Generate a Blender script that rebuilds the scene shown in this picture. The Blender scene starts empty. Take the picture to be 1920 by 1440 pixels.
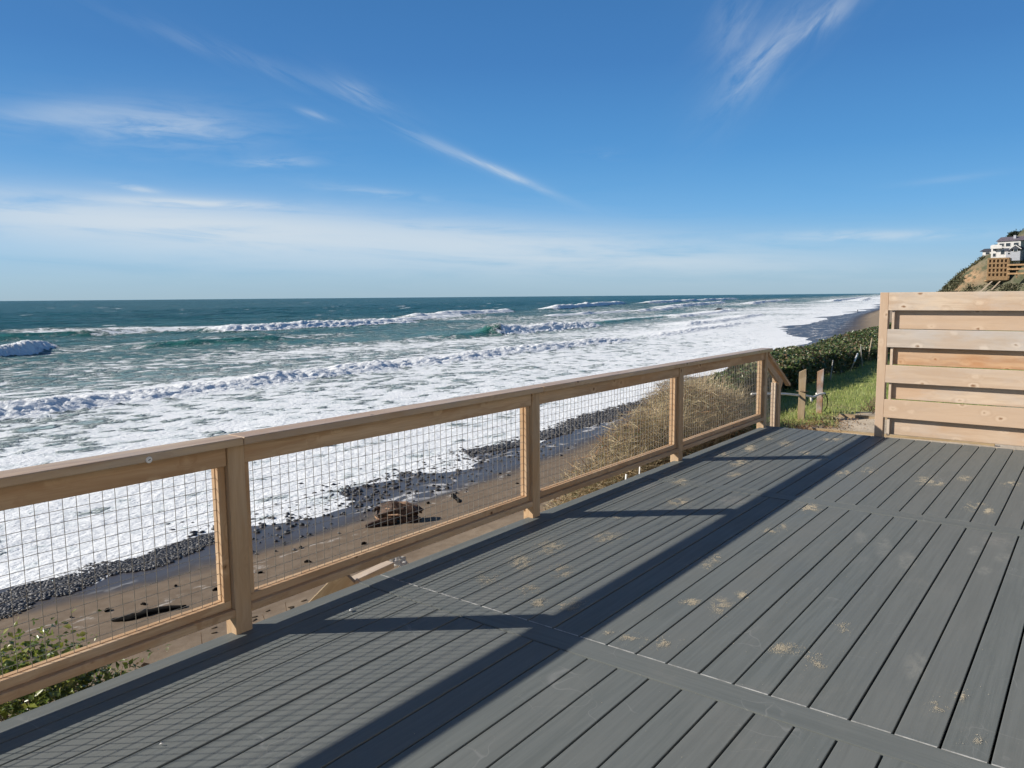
import bpy, bmesh, math, random
import numpy as np
from mathutils import Vector, Matrix, Quaternion
random.seed(7)
import time; T0 = time.time()
def tick(n): print('TICK', n, round(time.time() - T0, 1))
RNG = np.random.default_rng(11)
SC = bpy.context.scene
COL = SC.collection
R = math.radians

# ------------------------------------------------------------------ helpers
def link(o, parent=None):
    COL.objects.link(o)
    if parent: o.parent = parent
    return o
def tag(o, label=None, cat=None, group=None, kind=None):
    if label: o['label'] = label
    if cat: o['category'] = cat
    if group: o['group'] = group
    if kind: o['kind'] = kind
    return o
def empty(name, loc=(0, 0, 0), rz=0.0):
    o = bpy.data.objects.new(name, None); link(o)
    o.location = loc; o.rotation_euler = (0, 0, rz); o.empty_display_size = .1
    return o
def bm_obj(name, bm, mat, parent=None, smooth=False):
    me = bpy.data.meshes.new(name); bm.to_mesh(me); bm.free()
    if smooth: me.polygons.foreach_set('use_smooth', [True] * len(me.polygons))
    me.materials.append(mat)
    return link(bpy.data.objects.new(name, me), parent)
def np_mesh(name, V, F, mat, parent=None, smooth=False, attrs=None, k=4):
    """V (n,3); F (m,k) fixed-size faces"""
    V = np.asarray(V, dtype=np.float32); F = np.asarray(F, dtype=np.int32)
    me = bpy.data.meshes.new(name)
    me.vertices.add(len(V)); me.vertices.foreach_set('co', V.ravel())
    me.loops.add(F.size); me.loops.foreach_set('vertex_index', F.ravel())
    me.polygons.add(len(F))
    me.polygons.foreach_set('loop_start', np.arange(0, F.size, F.shape[1], dtype=np.int32))
    me.polygons.foreach_set('loop_total', np.full(len(F), F.shape[1], dtype=np.int32))
    if smooth: me.polygons.foreach_set('use_smooth', np.ones(len(F), dtype=bool))
    me.update(calc_edges=True)
    for n, a in (attrs or {}).items():
        at = me.attributes.new(n, 'FLOAT', 'POINT'); at.data.foreach_set('value', np.asarray(a, dtype=np.float32).ravel())
    me.materials.append(mat)
    return link(bpy.data.objects.new(name, me), parent)
def add_box(bm, size, center, rot=None):
    r = bmesh.ops.create_cube(bm, size=1.0)
    M = Matrix.Translation(center) @ (rot.to_4x4() if rot is not None else Matrix()) @ Matrix.Diagonal((*size, 1))
    bmesh.ops.transform(bm, matrix=M, verts=r['verts'])
    return r['verts']
def tube(bm, pts, radii, seg=8):
    pts = [Vector(p) for p in pts]; rings = []
    if not hasattr(radii, '__len__'): radii = [radii] * len(pts)
    for i, p in enumerate(pts):
        d = (pts[min(i + 1, len(pts) - 1)] - pts[max(i - 1, 0)]).normalized()
        a = d.cross(Vector((0, 0, 1)) if abs(d.z) < .9 else Vector((1, 0, 0))).normalized(); b = d.cross(a)
        rings.append([bm.verts.new(p + (a * math.cos(t) + b * math.sin(t)) * radii[i]) for t in [2 * math.pi * k / seg for k in range(seg)]])
    for r0, r1 in zip(rings, rings[1:]):
        for k in range(seg): bm.faces.new((r0[k], r0[(k + 1) % seg], r1[(k + 1) % seg], r1[k]))
    bm.faces.new(rings[0][::-1]); bm.faces.new(rings[-1])
def lumber(name, size, center, mat, parent=None, axis='X', rot=None, bevel=.003):
    """a sawn board: size = (length, a, b) in its own frame, length along local X; axis = world axis of the length"""
    bm = bmesh.new(); add_box(bm, size, (0, 0, 0))
    if bevel: bmesh.ops.bevel(bm, geom=bm.edges[:], offset=bevel, segments=1, profile=.5, affect='EDGES')
    o = bm_obj(name, bm, mat, parent)
    if rot is None:
        rot = {'X': Matrix(), 'Y': Matrix.Rotation(R(90), 4, 'Z'), 'Z': Matrix.Rotation(R(-90), 4, 'Y')}[axis]
    o.matrix_basis = Matrix.Translation(center) @ rot.to_4x4()
    return o

# value noise, vectorised
def _h(ix, iy, s):
    n = (ix.astype(np.int64) * 374761393 + iy.astype(np.int64) * 668265263 + s * 974711) & 0xffffffff
    n = ((n ^ (n >> 13)) * 1274126177) & 0xffffffff
    return ((n ^ (n >> 16)) & 0xffff) / 65535.0
def vnoise(x, y, s=0):
    x0 = np.floor(x); y0 = np.floor(y); fx = x - x0; fy = y - y0
    fx = fx * fx * fx * (fx * (fx * 6 - 15) + 10); fy = fy * fy * fy * (fy * (fy * 6 - 15) + 10)
    a = _h(x0, y0, s); b = _h(x0 + 1, y0, s); c = _h(x0, y0 + 1, s); d = _h(x0 + 1, y0 + 1, s)
    return (a + (b - a) * fx) * (1 - fy) + (c + (d - c) * fx) * fy
def fbm(x, y, oct=4, s=0, g=.5):
    x = np.asarray(x, float); y = np.asarray(y, float)
    v = 0; a = 1; t = 0
    for i in range(oct):
        v = v + a * vnoise(x, y, s + i * 17); t += a; a *= g
        x, y = (x * .8 - y * .6) * 2.03 + 3.1, (x * .6 + y * .8) * 2.03 + 1.7
    return v / t
def sstep(a, b, x):
    t = np.clip((x - a) / (b - a), 0, 1); return t * t * (3 - 2 * t)

# ------------------------------------------------------------------ node helpers
class NT:
    def __init__(self, name, world=False):
        if world:
            self.o = bpy.data.worlds.new(name); self.o.use_nodes = True
        else:
            self.o = bpy.data.materials.new(name); self.o.use_nodes = True
        self.t = self.o.node_tree; self.t.nodes.clear()
    def n(self, typ, inputs=None, **props):
        nd = self.t.nodes.new(typ)
        for k, v in props.items(): setattr(nd, k, v)
        for k, v in (inputs or {}).items(): self.set(nd.inputs[k], v)
        return nd
    def set(self, sock, v):
        if isinstance(v, bpy.types.NodeSocket): self.t.links.new(v, sock)
        elif isinstance(v, bpy.types.Node): self.t.links.new(v.outputs[0], sock)
        else:
            if sock.type == 'RGBA' and len(v) == 3: v = (*v, 1)
            sock.default_value = v
    def m(self, op, a, b=0.0, c=None, clamp=False):
        nd = self.t.nodes.new('ShaderNodeMath'); nd.operation = op; nd.use_clamp = clamp
        self.set(nd.inputs[0], a); self.set(nd.inputs[1], b)
        if c is not None: self.set(nd.inputs[2], c)
        return nd.outputs[0]
    def mix(self, f, a, b, blend='MIX'):
        nd = self.t.nodes.new('ShaderNodeMix'); nd.data_type = 'RGBA'; nd.blend_type = blend
        self.set(nd.inputs[0], f); self.set(nd.inputs[6], a); self.set(nd.inputs[7], b)
        return nd.outputs[2]
    def ss(self, v, a, b, lo=0.0, hi=1.0):
        nd = self.t.nodes.new('ShaderNodeMapRange'); nd.interpolation_type = 'SMOOTHSTEP'
        self.set(nd.inputs[0], v); self.set(nd.inputs[1], a); self.set(nd.inputs[2], b); self.set(nd.inputs[3], lo); self.set(nd.inputs[4], hi)
        return nd.outputs[0]
    def noise(self, vec, scale=1.0, detail=4, rough=.5, dist=0.0):
        nd = self.t.nodes.new('ShaderNodeTexNoise')
        self.set(nd.inputs['Vector'], vec); self.set(nd.inputs['Scale'], scale); self.set(nd.inputs['Detail'], detail)
        self.set(nd.inputs['Roughness'], rough); self.set(nd.inputs['Distortion'], dist)
        return nd.outputs[0]
    def vmul(self, v, s, off=(0, 0, 0)):
        nd = self.t.nodes.new('ShaderNodeVectorMath'); nd.operation = 'MULTIPLY_ADD'
        self.set(nd.inputs[0], v); self.set(nd.inputs[1], s); self.set(nd.inputs[2], off)
        return nd.outputs[0]
    def ramp(self, f, stops):
        nd = self.t.nodes.new('ShaderNodeValToRGB'); self.set(nd.inputs[0], f)
        e = nd.color_ramp.elements
        while len(e) < len(stops): e.new(.5)
        for el, (p, c) in zip(e, stops): el.position = p; el.color = (*c, 1)
        return nd.outputs[0]
    def attr(self, name):
        return self.n('ShaderNodeAttribute', attribute_name=name).outputs['Fac']
    def bump(self, h, strength=.5, dist=.01):
        nd = self.t.nodes.new('ShaderNodeBump'); self.set(nd.inputs['Height'], h)
        nd.inputs['Strength'].default_value = strength; nd.inputs['Distance'].default_value = dist
        return nd.outputs[0]
    def out(self, color, rough=.6, spec=.5, normal=None, **extra):
        p = self.n('ShaderNodeBsdfPrincipled')
        self.set(p.inputs['Base Color'], color); self.set(p.inputs['Roughness'], rough); self.set(p.inputs['Specular IOR Level'], spec)
        if normal is not None: self.set(p.inputs['Normal'], normal)
        for k, v in extra.items(): self.set(p.inputs[k.replace('_', ' ')], v)
        o = self.n('ShaderNodeOutputMaterial'); self.t.links.new(p.outputs[0], o.inputs[0])
        self.p = p
        return self.o

def obj_coords(N):
    tc = N.n('ShaderNodeTexCoord').outputs['Object']
    rnd = N.n('ShaderNodeObjectInfo').outputs['Random']
    off = N.n('ShaderNodeCombineXYZ', {0: N.m('MULTIPLY', rnd, 37.0), 1: N.m('MULTIPLY', rnd, 91.0), 2: N.m('MULTIPLY', rnd, 53.0)}).outputs[0]
    nd = N.n('ShaderNodeVectorMath', {0: tc, 1: off}, operation='ADD')
    return nd.outputs[0], rnd, tc

# ------------------------------------------------------------------ materials
def wood(name, light, dark, red, knotcol=(.05, .022, .01), knots=1.0, weather=(.33, .29, .25), wamt=.35, rough=.72, spec=.25, halo_amt=.14, kscale=(6.0, 7.6, 7.6), ksel=.05, bvar=.35):
    N = NT(name)
    P, rnd, tc = obj_coords(N)
    vor = N.n('ShaderNodeTexVoronoi', {'Vector': N.n('ShaderNodeVectorMath', {0: N.vmul(P, kscale), 1: N.vmul(N.n('ShaderNodeTexNoise', {'Vector': P, 'Scale': 22.0, 'Detail': 2.0}).outputs[1], (.22, .16, .16))}, operation='ADD').outputs[0], 'Scale': 1.0, 'Randomness': 1.0})
    kd = vor.outputs['Distance']
    warp = N.ss(kd, .0, .42, 1.0, 0.0)
    wob = N.noise(N.vmul(P, (1.1, 3, 3)), 1.0, 3)
    gp = N.n('ShaderNodeVectorMath', {0: N.vmul(P, (.9, 16, 16)), 1: N.n('ShaderNodeCombineXYZ', {0: 0.0, 1: N.m('ADD', N.m('MULTIPLY', warp, 1.6), N.m('MULTIPLY', wob, 4.0)), 2: N.m('MULTIPLY', wob, 3.0)}).outputs[0]}, operation='ADD').outputs[0]
    g1 = N.noise(gp, 1.0, 5, .6)
    g2 = N.noise(N.vmul(P, (4, 150, 150)), 1.0, 3, .6)
    c = N.mix(N.ss(g1, .34, .66), dark, light)
    c = N.mix(N.m('MULTIPLY', N.ss(g2, .42, .72), .42), c, dark)
    big = N.noise(N.vmul(P, (1.3, 2.2, 2.2)), 1.0, 3)
    c = N.mix(N.m('MULTIPLY', N.ss(big, .5, .72), .6), c, red)
    c = N.mix(N.m('MULTIPLY', N.ss(N.noise(N.vmul(P, (2.0, 6, 6), (9, 4, 2)), 1.0, 5, .65), .42, .68), wamt), c, weather)
    c = N.mix(N.m('MULTIPLY', N.m('POWER', rnd, 1.5), bvar), c, N.mix(.5, red, dark))
    # pale halo then dark heart of a knot
    halo = N.m('MULTIPLY', N.ss(kd, .10, .30, 1.0, 0.0), halo_amt)
    c = N.mix(halo, c, [min(1, v * 1.18) for v in light])
    sel = N.m('GREATER_THAN', N.n('ShaderNodeSeparateColor', {0: vor.outputs['Color']}).outputs[0], ksel)
    ksz = N.m('MULTIPLY', sel, knots)
    c = N.mix(N.m('MULTIPLY', N.ss(kd, .07, .135, .85, 0.0), ksz), c, [v * .6 for v in red])
    c = N.mix(N.m('MULTIPLY', N.ss(kd, .035, .075, .9, 0.0), ksz), c, knotcol)
    nrm = N.bump(N.m('ADD', N.m('MULTIPLY', g1, .5), N.m('MULTIPLY', g2, .7)), .35, .003)
    return N.out(c, rough, spec, nrm)

def plain(name, col, rough=.6, spec=.4, var=.25, scale=8.0, metallic=0.0, bump=0.0):
    N = NT(name); P, rnd, tc = obj_coords(N)
    n = N.noise(P, scale, 5, .6)
    c = N.mix(N.ss(n, .3, .7), [v * (1 - var) for v in col], [min(1, v * (1 + var)) for v in col])
    nr = N.bump(n, .5, bump) if bump else None
    return N.out(c, rough, spec, nr, Metallic=metallic)

def leafmat(name, cols, rough=.4, spec=.45, trans=.25):
    N = NT(name)
    rnd = N.n('ShaderNodeNewGeometry').outputs['Random Per Island']
    k = len(cols)
    c = N.ramp(rnd, [(i / max(1, k - 1), cl) for i, cl in enumerate(cols)])
    p = N.n('ShaderNodeBsdfPrincipled', {'Base Color': c, 'Roughness': rough, 'Specular IOR Level': spec})
    tr = N.n('ShaderNodeBsdfTranslucent', {0: c})
    mx = N.n('ShaderNodeMixShader', {0: trans, 1: p.outputs[0], 2: tr.outputs[0]})
    o = N.n('ShaderNodeOutputMaterial'); N.t.links.new(mx.outputs[0], o.inputs[0])
    return N.o

M = {}
M['cedar'] = wood('cedar_wood', (.575, .415, .262), (.39, .245, .135), (.50, .29, .145), weather=(.44, .355, .262), wamt=.3)
M['cap'] = wood('handled_cedar_wood', (.53, .395, .255), (.37, .245, .145), (.45, .28, .15), weather=(.40, .34, .28), wamt=.55, rough=.40, spec=.5)
M['cedar_post'] = wood('cedar_post_wood', (.56, .41, .26), (.38, .25, .14), (.47, .285, .145), weather=(.43, .355, .265), wamt=.35)
M['pine'] = wood('fresh_sawn_wood', (.58, .47, .355), (.43, .325, .235), (.47, .305, .19), knotcol=(.20, .10, .05), knots=.9, weather=(.46, .41, .36), wamt=.6, halo_amt=.32, kscale=(4.6, 7, 7), ksel=.12, bvar=.75)
M['pine_red'] = wood('orange_sawn_wood', (.52, .34, .20), (.38, .22, .12), (.45, .20, .08), knotcol=(.14, .06, .03), weather=(.46, .36, .27), wamt=.4, halo_amt=.2, kscale=(4.6, 7, 7), ksel=.1)
M['pine_grey'] = wood('greyed_sawn_wood', (.50, .43, .36), (.40, .335, .275), (.44, .33, .24), knotcol=(.16, .09, .05), weather=(.44, .41, .385), wamt=.8, halo_amt=.5, kscale=(4.6, 7, 7), ksel=.1)
M['oldwood'] = wood('weathered_wood', (.42, .33, .20), (.27, .20, .115), (.36, .20, .10), weather=(.36, .32, .24), wamt=.6)
M['stainwood'] = wood('peeling_stained_wood', (.36, .25, .16), (.28, .18, .11), (.40, .13, .05), weather=(.38, .40, .40), wamt=.9)
M['wire'] = plain('galvanized_wire', (.25, .225, .19), .5, .5, .2, 30, .4)
M['white_plastic'] = plain('white_plastic', (.74, .73, .70), .7, .3, .06)
M['black'] = plain('black_seaweed', (.008, .007, .006), .9, .08, .5)
M['whitepaint'] = plain('white_painted_siding', (.50, .49, .47), .6, .3, .08, 1.5)
M['roofdark'] = plain('dark_shingle_roof', (.055, .06, .075), .8, .2, .3, 2)
M['roofpurple'] = plain('plum_grey_shingle_roof', (.12, .105, .125), .8, .2, .3, 2)
M['greysiding'] = plain('grey_siding', (.32, .33, .36), .7, .3, .1, 2)
M['glass'] = plain('dark_window_glass', (.03, .035, .04), .08, .6, .2)
M['concrete'] = plain('concrete', (.36, .34, .31), .85, .2, .2, 6)
M['pave'] = plain('packed_path', (.34, .285, .215), .9, .15, .22, 7, 0, .01)
M['driftwood'] = plain('wet_driftwood', (.065, .036, .022), .6, .3, .8, 5, 0, .05)
M['driftpale'] = plain('bleached_driftwood', (.42, .26, .16), .7, .3, .4, 7, 0, .03)
M['twig'] = plain('dry_brown_twig', (.17, .12, .08), .9, .1, .5, 12)
M['rock'] = plain('wet_dark_rock', (.05, .05, .05), .4, .5, .4, .6)
M['rope'] = plain('white_rope', (.66, .64, .58), .8, .2, .15, 40)
M['cloth_dark'] = plain('dark_clothing', (.03, .03, .04), .8, .2, .2)
M['cloth_pale'] = plain('pale_clothing', (.40, .36, .31), .8, .2, .2)
M['skin'] = plain('skin', (.45, .28, .2), .6, .3, .1)
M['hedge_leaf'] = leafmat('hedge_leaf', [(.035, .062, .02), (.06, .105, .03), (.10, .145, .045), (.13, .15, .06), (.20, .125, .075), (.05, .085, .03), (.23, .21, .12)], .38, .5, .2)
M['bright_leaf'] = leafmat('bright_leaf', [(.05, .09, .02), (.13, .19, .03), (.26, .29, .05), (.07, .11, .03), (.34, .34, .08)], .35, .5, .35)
M['grass_blade'] = leafmat('grass_blade', [(.27, .34, .08), (.36, .42, .12), (.44, .44, .17), (.30, .37, .10), (.5, .43, .24)], .5, .3, .35)
M['dry_blade'] = leafmat('dry_grass_blade', [(.52, .42, .26), (.38, .29, .17), (.58, .48, .31), (.25, .18, .10), (.46, .38, .22), (.17, .15, .07)], .7, .2, .2)
M['deadleaf'] = leafmat('dead_leaf', [(.30, .17, .08), (.22, .12, .06), (.40, .27, .15), (.14, .08, .045)], .7, .2, .15)
M['scrub'] = leafmat('cliff_scrub_leaf', [(.075, .085, .045), (.11, .115, .06), (.16, .145, .09), (.055, .07, .035)], .7, .2, .1)
M['pine_leaf'] = leafmat('dark_conifer_leaf', [(.018, .03, .02), (.03, .045, .028), (.045, .055, .04)], .6, .2, .1)
M['grain'] = leafmat('sand_grain', [(.40, .35, .27), (.46, .40, .30), (.34, .30, .22), (.50, .45, .35)], .9, .1, 0)
M['stone'] = leafmat('wet_pebble', [(.020, .021, .024), (.045, .045, .05), (.012, .012, .014), (.085, .083, .085), (.03, .032, .036), (.16, .155, .15)], .5, .35, 0)

DUST = [(-0.57, 3.6, 0.046, 0.034, 0.031, -0.17), (-1.05, 5.23, 0.05, 0.037, 0.05, -0.234), (-0.88, 5.06, 0.052, 0.038, 0.035, -0.184), (-0.58, 5.51, 0.04, 0.029, 0.014, -0.115), (-0.42, 5.46, 0.048, 0.035, 0.01, -0.111), (-1.22, 5.38, 0.038, 0.028, 0.038, -0.157), (-0.48, 5.13, 0.041, 0.03, 0.011, -0.099)]
# decking: grey composite boards with embossed grain, dust and scuffs
def deckmat(name, axis):
    N = NT(name)
    tc = N.n('ShaderNodeTexCoord').outputs['Object']
    sp = N.n('ShaderNodeSeparateXYZ', {0: tc})
    X, Y = sp.outputs[0], sp.outputs[1]
    if axis == 'Y':
        idn = N.m('FLOOR', N.m('DIVIDE', N.m('ADD', X, 1.299 + .15282 * 30), .15282))
        g = (46, 1.6, 1); f = (190, 5, 1)
    else:
        idn = N.m('FLOOR', Y); g = (1.6, 46, 1); f = (5, 190, 1)
    seg = N.m('FLOOR', N.m('DIVIDE', N.m('ADD', Y, 3.0), 3.0))
    wn = N.n('ShaderNodeTexWhiteNoise', {'Vector': N.n('ShaderNodeCombineXYZ', {0: idn, 1: seg}).outputs[0]}, noise_dimensions='3D').outputs[0]
    off = N.n('ShaderNodeCombineXYZ', {0: N.m('MULTIPLY', wn, 31.0), 1: N.m('MULTIPLY', wn, 17.0)}).outputs[0]
    P = N.n('ShaderNodeVectorMath', {0: tc, 1: off}, operation='ADD').outputs[0]
    grain = N.noise(N.vmul(P, g), 1.0, 5, .62, .6)
    fine = N.noise(N.vmul(P, f), 1.0, 3, .6)
    blot = N.noise(N.vmul(tc, (1.7, 1.2, 1)), 1.0, 5, .6)
    c = N.mix(N.ss(grain, .3, .7), (.112, .124, .119), (.142, .155, .149))
    c = N.mix(N.m('MULTIPLY', wn, .45), c, (.152, .156, .146))
    # dried dust, lying across boards in loose patches
    dust = N.m('MULTIPLY', N.ss(blot, .46, .74), N.ss(N.noise(N.vmul(tc, (14, 9, 1)), 1.0, 5, .7), .35, .75))
    c = N.mix(N.m('MULTIPLY', dust, .55), c, (.185, .185, .172))
    # footprints of pale dust
    vo = N.n('ShaderNodeTexVoronoi', {'Vector': N.vmul(tc, (1.9, 1.35, 1)), 'Scale': 1.0, 'Randomness': 1.0})
    pm = N.m('MULTIPLY', N.ss(vo.outputs['Distance'], .10, .30, 1.0, 0.0), N.m('GREATER_THAN', N.n('ShaderNodeSeparateColor', {0: vo.outputs['Color']}).outputs[1], .62))
    pm = N.m('MULTIPLY', pm, N.ss(N.noise(N.vmul(tc, (26, 20, 1)), 1.0, 5, .7, 1.0), .36, .62))
    c = N.mix(N.m('MULTIPLY', pm, .5), c, (.25, .24, .215))
    # rubbed-in dusty footmarks
    tot = None
    for (x, y, ax, ay, bx, by) in DUST:
        det = ax * by - ay * bx
        dx = N.m('SUBTRACT', X, x); dy = N.m('SUBTRACT', Y, y)
        p = N.m('ADD', N.m('MULTIPLY', dx, by / det), N.m('MULTIPLY', dy, -bx / det))
        q = N.m('ADD', N.m('MULTIPLY', dx, -ay / det), N.m('MULTIPLY', dy, ax / det))
        e = N.ss(N.m('MULTIPLY_ADD', p, p, N.m('MULTIPLY', q, q)), .1, 1.3, 1.0, 0.0)
        tot = e if tot is None else N.m('MAXIMUM', tot, e)
    tot = N.m('MULTIPLY', tot, N.ss(N.noise(N.vmul(tc, (22, 12, 1)), 1.0, 5, .7, 1.0), .3, .7))
    c = N.mix(N.m('MULTIPLY', tot, .6), c, (.24, .24, .215))
    # fine pale scratches
    s1 = N.n('ShaderNodeTexVoronoi', {'Vector': N.vmul(N.n('ShaderNodeVectorMath', {0: tc, 1: N.vmul(N.n('ShaderNodeTexNoise', {'Vector': tc, 'Scale': 3.0}).outputs[1], (.5, .5, 0))}, operation='ADD').outputs[0], (5.5, 5.5, 1)), 'Scale': 1.0}, feature='DISTANCE_TO_EDGE')
    scr = N.m('MULTIPLY', N.ss(s1.outputs[0], 0.0, .02, 1.0, 0.0), N.ss(N.noise(N.vmul(tc, (2.6, 2.2, 1), (3, 8, 0)), 1.0, 3), .55, .68))
    c = N.mix(N.m('MULTIPLY', scr, .35), c, (.28, .28, .27))
    # dust specks
    sk = N.ss(N.noise(N.vmul(tc, (1, 1, 1)), 120.0, 2, .5), .70, .78)
    c = N.mix(N.m('MULTIPLY', sk, .5), c, (.3, .28, .24))
    nr = N.bump(N.m('ADD', N.m('MULTIPLY', grain, .8), N.m('MULTIPLY', fine, .6)), .45, .0018)
    return N.out(c, N.ss(blot, .3, .7, .56, .72), .24, nr)
M['deck'] = deckmat('grey_composite_decking', 'Y')
M['deck_cross'] = deckmat('grey_composite_breaker', 'X')
M['edge'] = plain('pale_joint_strip', (.33, .33, .32), .7, .3, .3, 30)
M['joist'] = plain('dark_treated_joist', (.05, .045, .035), .9, .1, .3)

# ------------------------------------------------------------------ where the shore runs
def lerp1(y, pts):
    ys, vs = zip(*pts); return np.interp(y, ys, vs)
SHORE = [(-80, -30.5), (20, -31), (30, -31.8), (50, -35), (75, -37.5), (120, -44), (178, -57), (215, -71), (270, -84), (400, -106), (560, -130), (1160, -235), (3000, -600), (70000, -14000)]
FOOT = [(-80, -14), (0, -14), (8, -13.2), (14, -14.5), (20, -16), (30, -17.5), (100, -21), (200, -30), (300, -44), (560, -86), (1200, -190), (3000, -540), (70000, -13900)]
EDGE = [(-80, -3.4), (3.9, -3.45), (4.6, -3.9), (5.6, -4.1), (9, -4.5), (12, -5.3), (16, -6.6), (22, -7.8), (45, -9.0), (100, -11.5), (200, -20), (300, -34), (560, -72), (1200, -170), (3000, -500), (70000, -13800)]
SEA_Z = -9.25
def terrain_z(x, y):
    x = np.asarray(x, float); y = np.asarray(y, float)
    xs, ft, ed = lerp1(y, SHORE), lerp1(y, FOOT), lerp1(y, EDGE)
    u = x - xs
    beach = np.where(u > 0, -9.2 + .035 * u, -9.2 + .03 * u)
    beach = np.maximum(np.minimum(beach, -8.55), -12.0)
    beach = beach + (fbm(x * .25, y * .2, 3, 5) - .5) * .14 + (fbm(x * 1.6, y * 1.6, 3, 9) - .5) * .05 * sstep(0, 8, u)
    top = -.62 + .27 * sstep(9.0, 11.5, y) + .12 * sstep(12, 30, y) + .35 * sstep(15, 40, y) * sstep(-3, 4, x)
    t = np.clip((x - ft) / (ed - ft), 0, 1)
    rough = (fbm(x * .8, y * .8, 4, 21) - .5) * 1.0 * np.sin(np.pi * t)
    cl = beach + (top - beach) * (.55 * t + .45 * t ** 3) + rough
    top = top + (fbm(x * 1.2, y * 1.2, 4, 31) - .5) * .08 - .42 * sstep(-2.9, -2.5, x) * sstep(9.9, 9.2, y) * 0
    return np.where(x >= ed, top, np.where(x <= ft, beach, cl))
def tz(x, y): return float(terrain_z(np.array([x]), np.array([y]))[0])

def grid_faces(ny, nx):
    i = np.arange(ny - 1)[:, None] * nx + np.arange(nx - 1)[None, :]
    return np.stack([i, i + 1, i + 1 + nx, i + nx], -1).reshape(-1, 4)

# ------------------------------------------------------------------ beach and bluff: one ground sheet
def ground_material():
    N = NT('sand_and_turf')
    pos = N.n('ShaderNodeNewGeometry').outputs['Position']
    u = N.attr('shore'); lawn = N.attr('lawn'); cliff = N.attr('bluff'); wetw = N.attr('wetwidth'); path = N.attr('path')
    n_big = N.noise(N.vmul(pos, (.35, .18, .3)), 1.0, 5, .55)
    n_med = N.noise(N.vmul(pos, (2.2, 1.6, 2)), 1.0, 5, .6)
    n_fine = N.noise(pos, 28.0, 4, .7)
    dry = N.mix(N.ss(n_med, .35, .65), (.25, .190, .128), (.30, .235, .163))
    dry = N.mix(N.m('MULTIPLY', N.ss(n_fine, .55, .75), .4), dry, (.14, .11, .08))
    # damp sand between the swash and the dry beach
    uu = N.m('ADD', u, N.m('MULTIPLY', N.m('SUBTRACT', n_big, .5), 5.0))
    damp = N.mix(N.ss(n_med, .35, .65), (.155, .114, .077), (.185, .140, .098))
    wr = N.m('DIVIDE', uu, wetw)
    c = N.mix(N.ss(uu, 8.0, 13.0), damp, dry)
    c = N.mix(N.ss(wr, .75, 1.15), (.066, .059, .057), c)
    # old foam lines left on the sand
    ln = N.noise(N.vmul(pos, (.5, .12, .3), (4, 7, 1)), 1.0, 3, .5)
    line = N.m('MULTIPLY', N.ss(N.m('ABSOLUTE', N.m('SUBTRACT', N.m('ADD', uu, N.m('MULTIPLY', ln, 3.0)), 5.8)), 0.0, .16, 1.0, 0.0), N.ss(n_med, .48, .62))
    c = N.mix(N.m('MULTIPLY', line, .55), c, (.55, .52, .48))
    # lacy film of foam on the wet sand
    v = N.n('ShaderNodeTexVoronoi', {'Vector': N.vmul(N.n('ShaderNodeVectorMath', {0: pos, 1: N.vmul(N.n('ShaderNodeTexNoise', {'Vector': pos, 'Scale': .9}).outputs[1], (1.6, 1.6, 0))}, operation='ADD').outputs[0], (.9, .5, 0)), 'Scale': 1.0}, feature='DISTANCE_TO_EDGE').outputs[0]
    film = N.m('MULTIPLY', N.ss(v, .02, .13, 1.0, 0.0), N.ss(N.noise(N.vmul(pos, (.45, .12, 0), (1, 2, 3)), 1.0, 4), .5, .62))
    film = N.m('MULTIPLY', film, N.ss(wr, .5, .95, 1.0, 0.0))
    c = N.mix(N.m('MULTIPLY', film, .8), c, (.62, .62, .62))
    # bluff: sandy earth with dry tufts
    cl = N.mix(N.ss(N.noise(N.vmul(pos, (3, 3, 3)), 1.0, 6, .65), .38, .62), (.24, .185, .12), (.33, .27, .19))
    c = N.mix(cliff, c, cl)
    gr = N.mix(N.ss(N.noise(N.vmul(pos, (1.1, 1.1, 1)), 1.0, 5, .6), .35, .65), (.17, .22, .055), (.27, .30, .10))
    gr = N.mix(N.ss(N.noise(N.vmul(pos, (.6, .6, 1), (5, 5, 5)), 1.0, 4, .6), .56, .70), gr, (.20, .17, .09))
    c = N.mix(lawn, c, gr)
    pc = N.mix(N.ss(n_med, .35, .65), (.42, .345, .25), (.52, .435, .33))
    pc = N.mix(N.m('MULTIPLY', N.ss(n_fine, .5, .7), .3), pc, (.2, .15, .1))
    c = N.mix(path, c, pc)
    isb = N.m('SUBTRACT', 1.0, N.m('MAXIMUM', N.m('MAXIMUM', lawn, cliff), path))
    wet = N.m('MULTIPLY', N.ss(wr, .55, 1.1, 1.0, 0.0), isb)
    rough = N.m('SUBTRACT', .9, N.m('MULTIPLY', N.m('MULTIPLY', wet, N.m('SUBTRACT', 1.0, film)), .52))
    b1 = N.m('MULTIPLY', N.m('ADD', n_med, N.m('MULTIPLY', n_fine, .25)), N.m('SUBTRACT', 1.0, N.m('MULTIPLY', wet, .93)))
    nr = N.bump(b1, .6, .05)
    return N.out(c, rough, N.m('ADD', .2, N.m('MULTIPLY', wet, .12)), nr)

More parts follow.
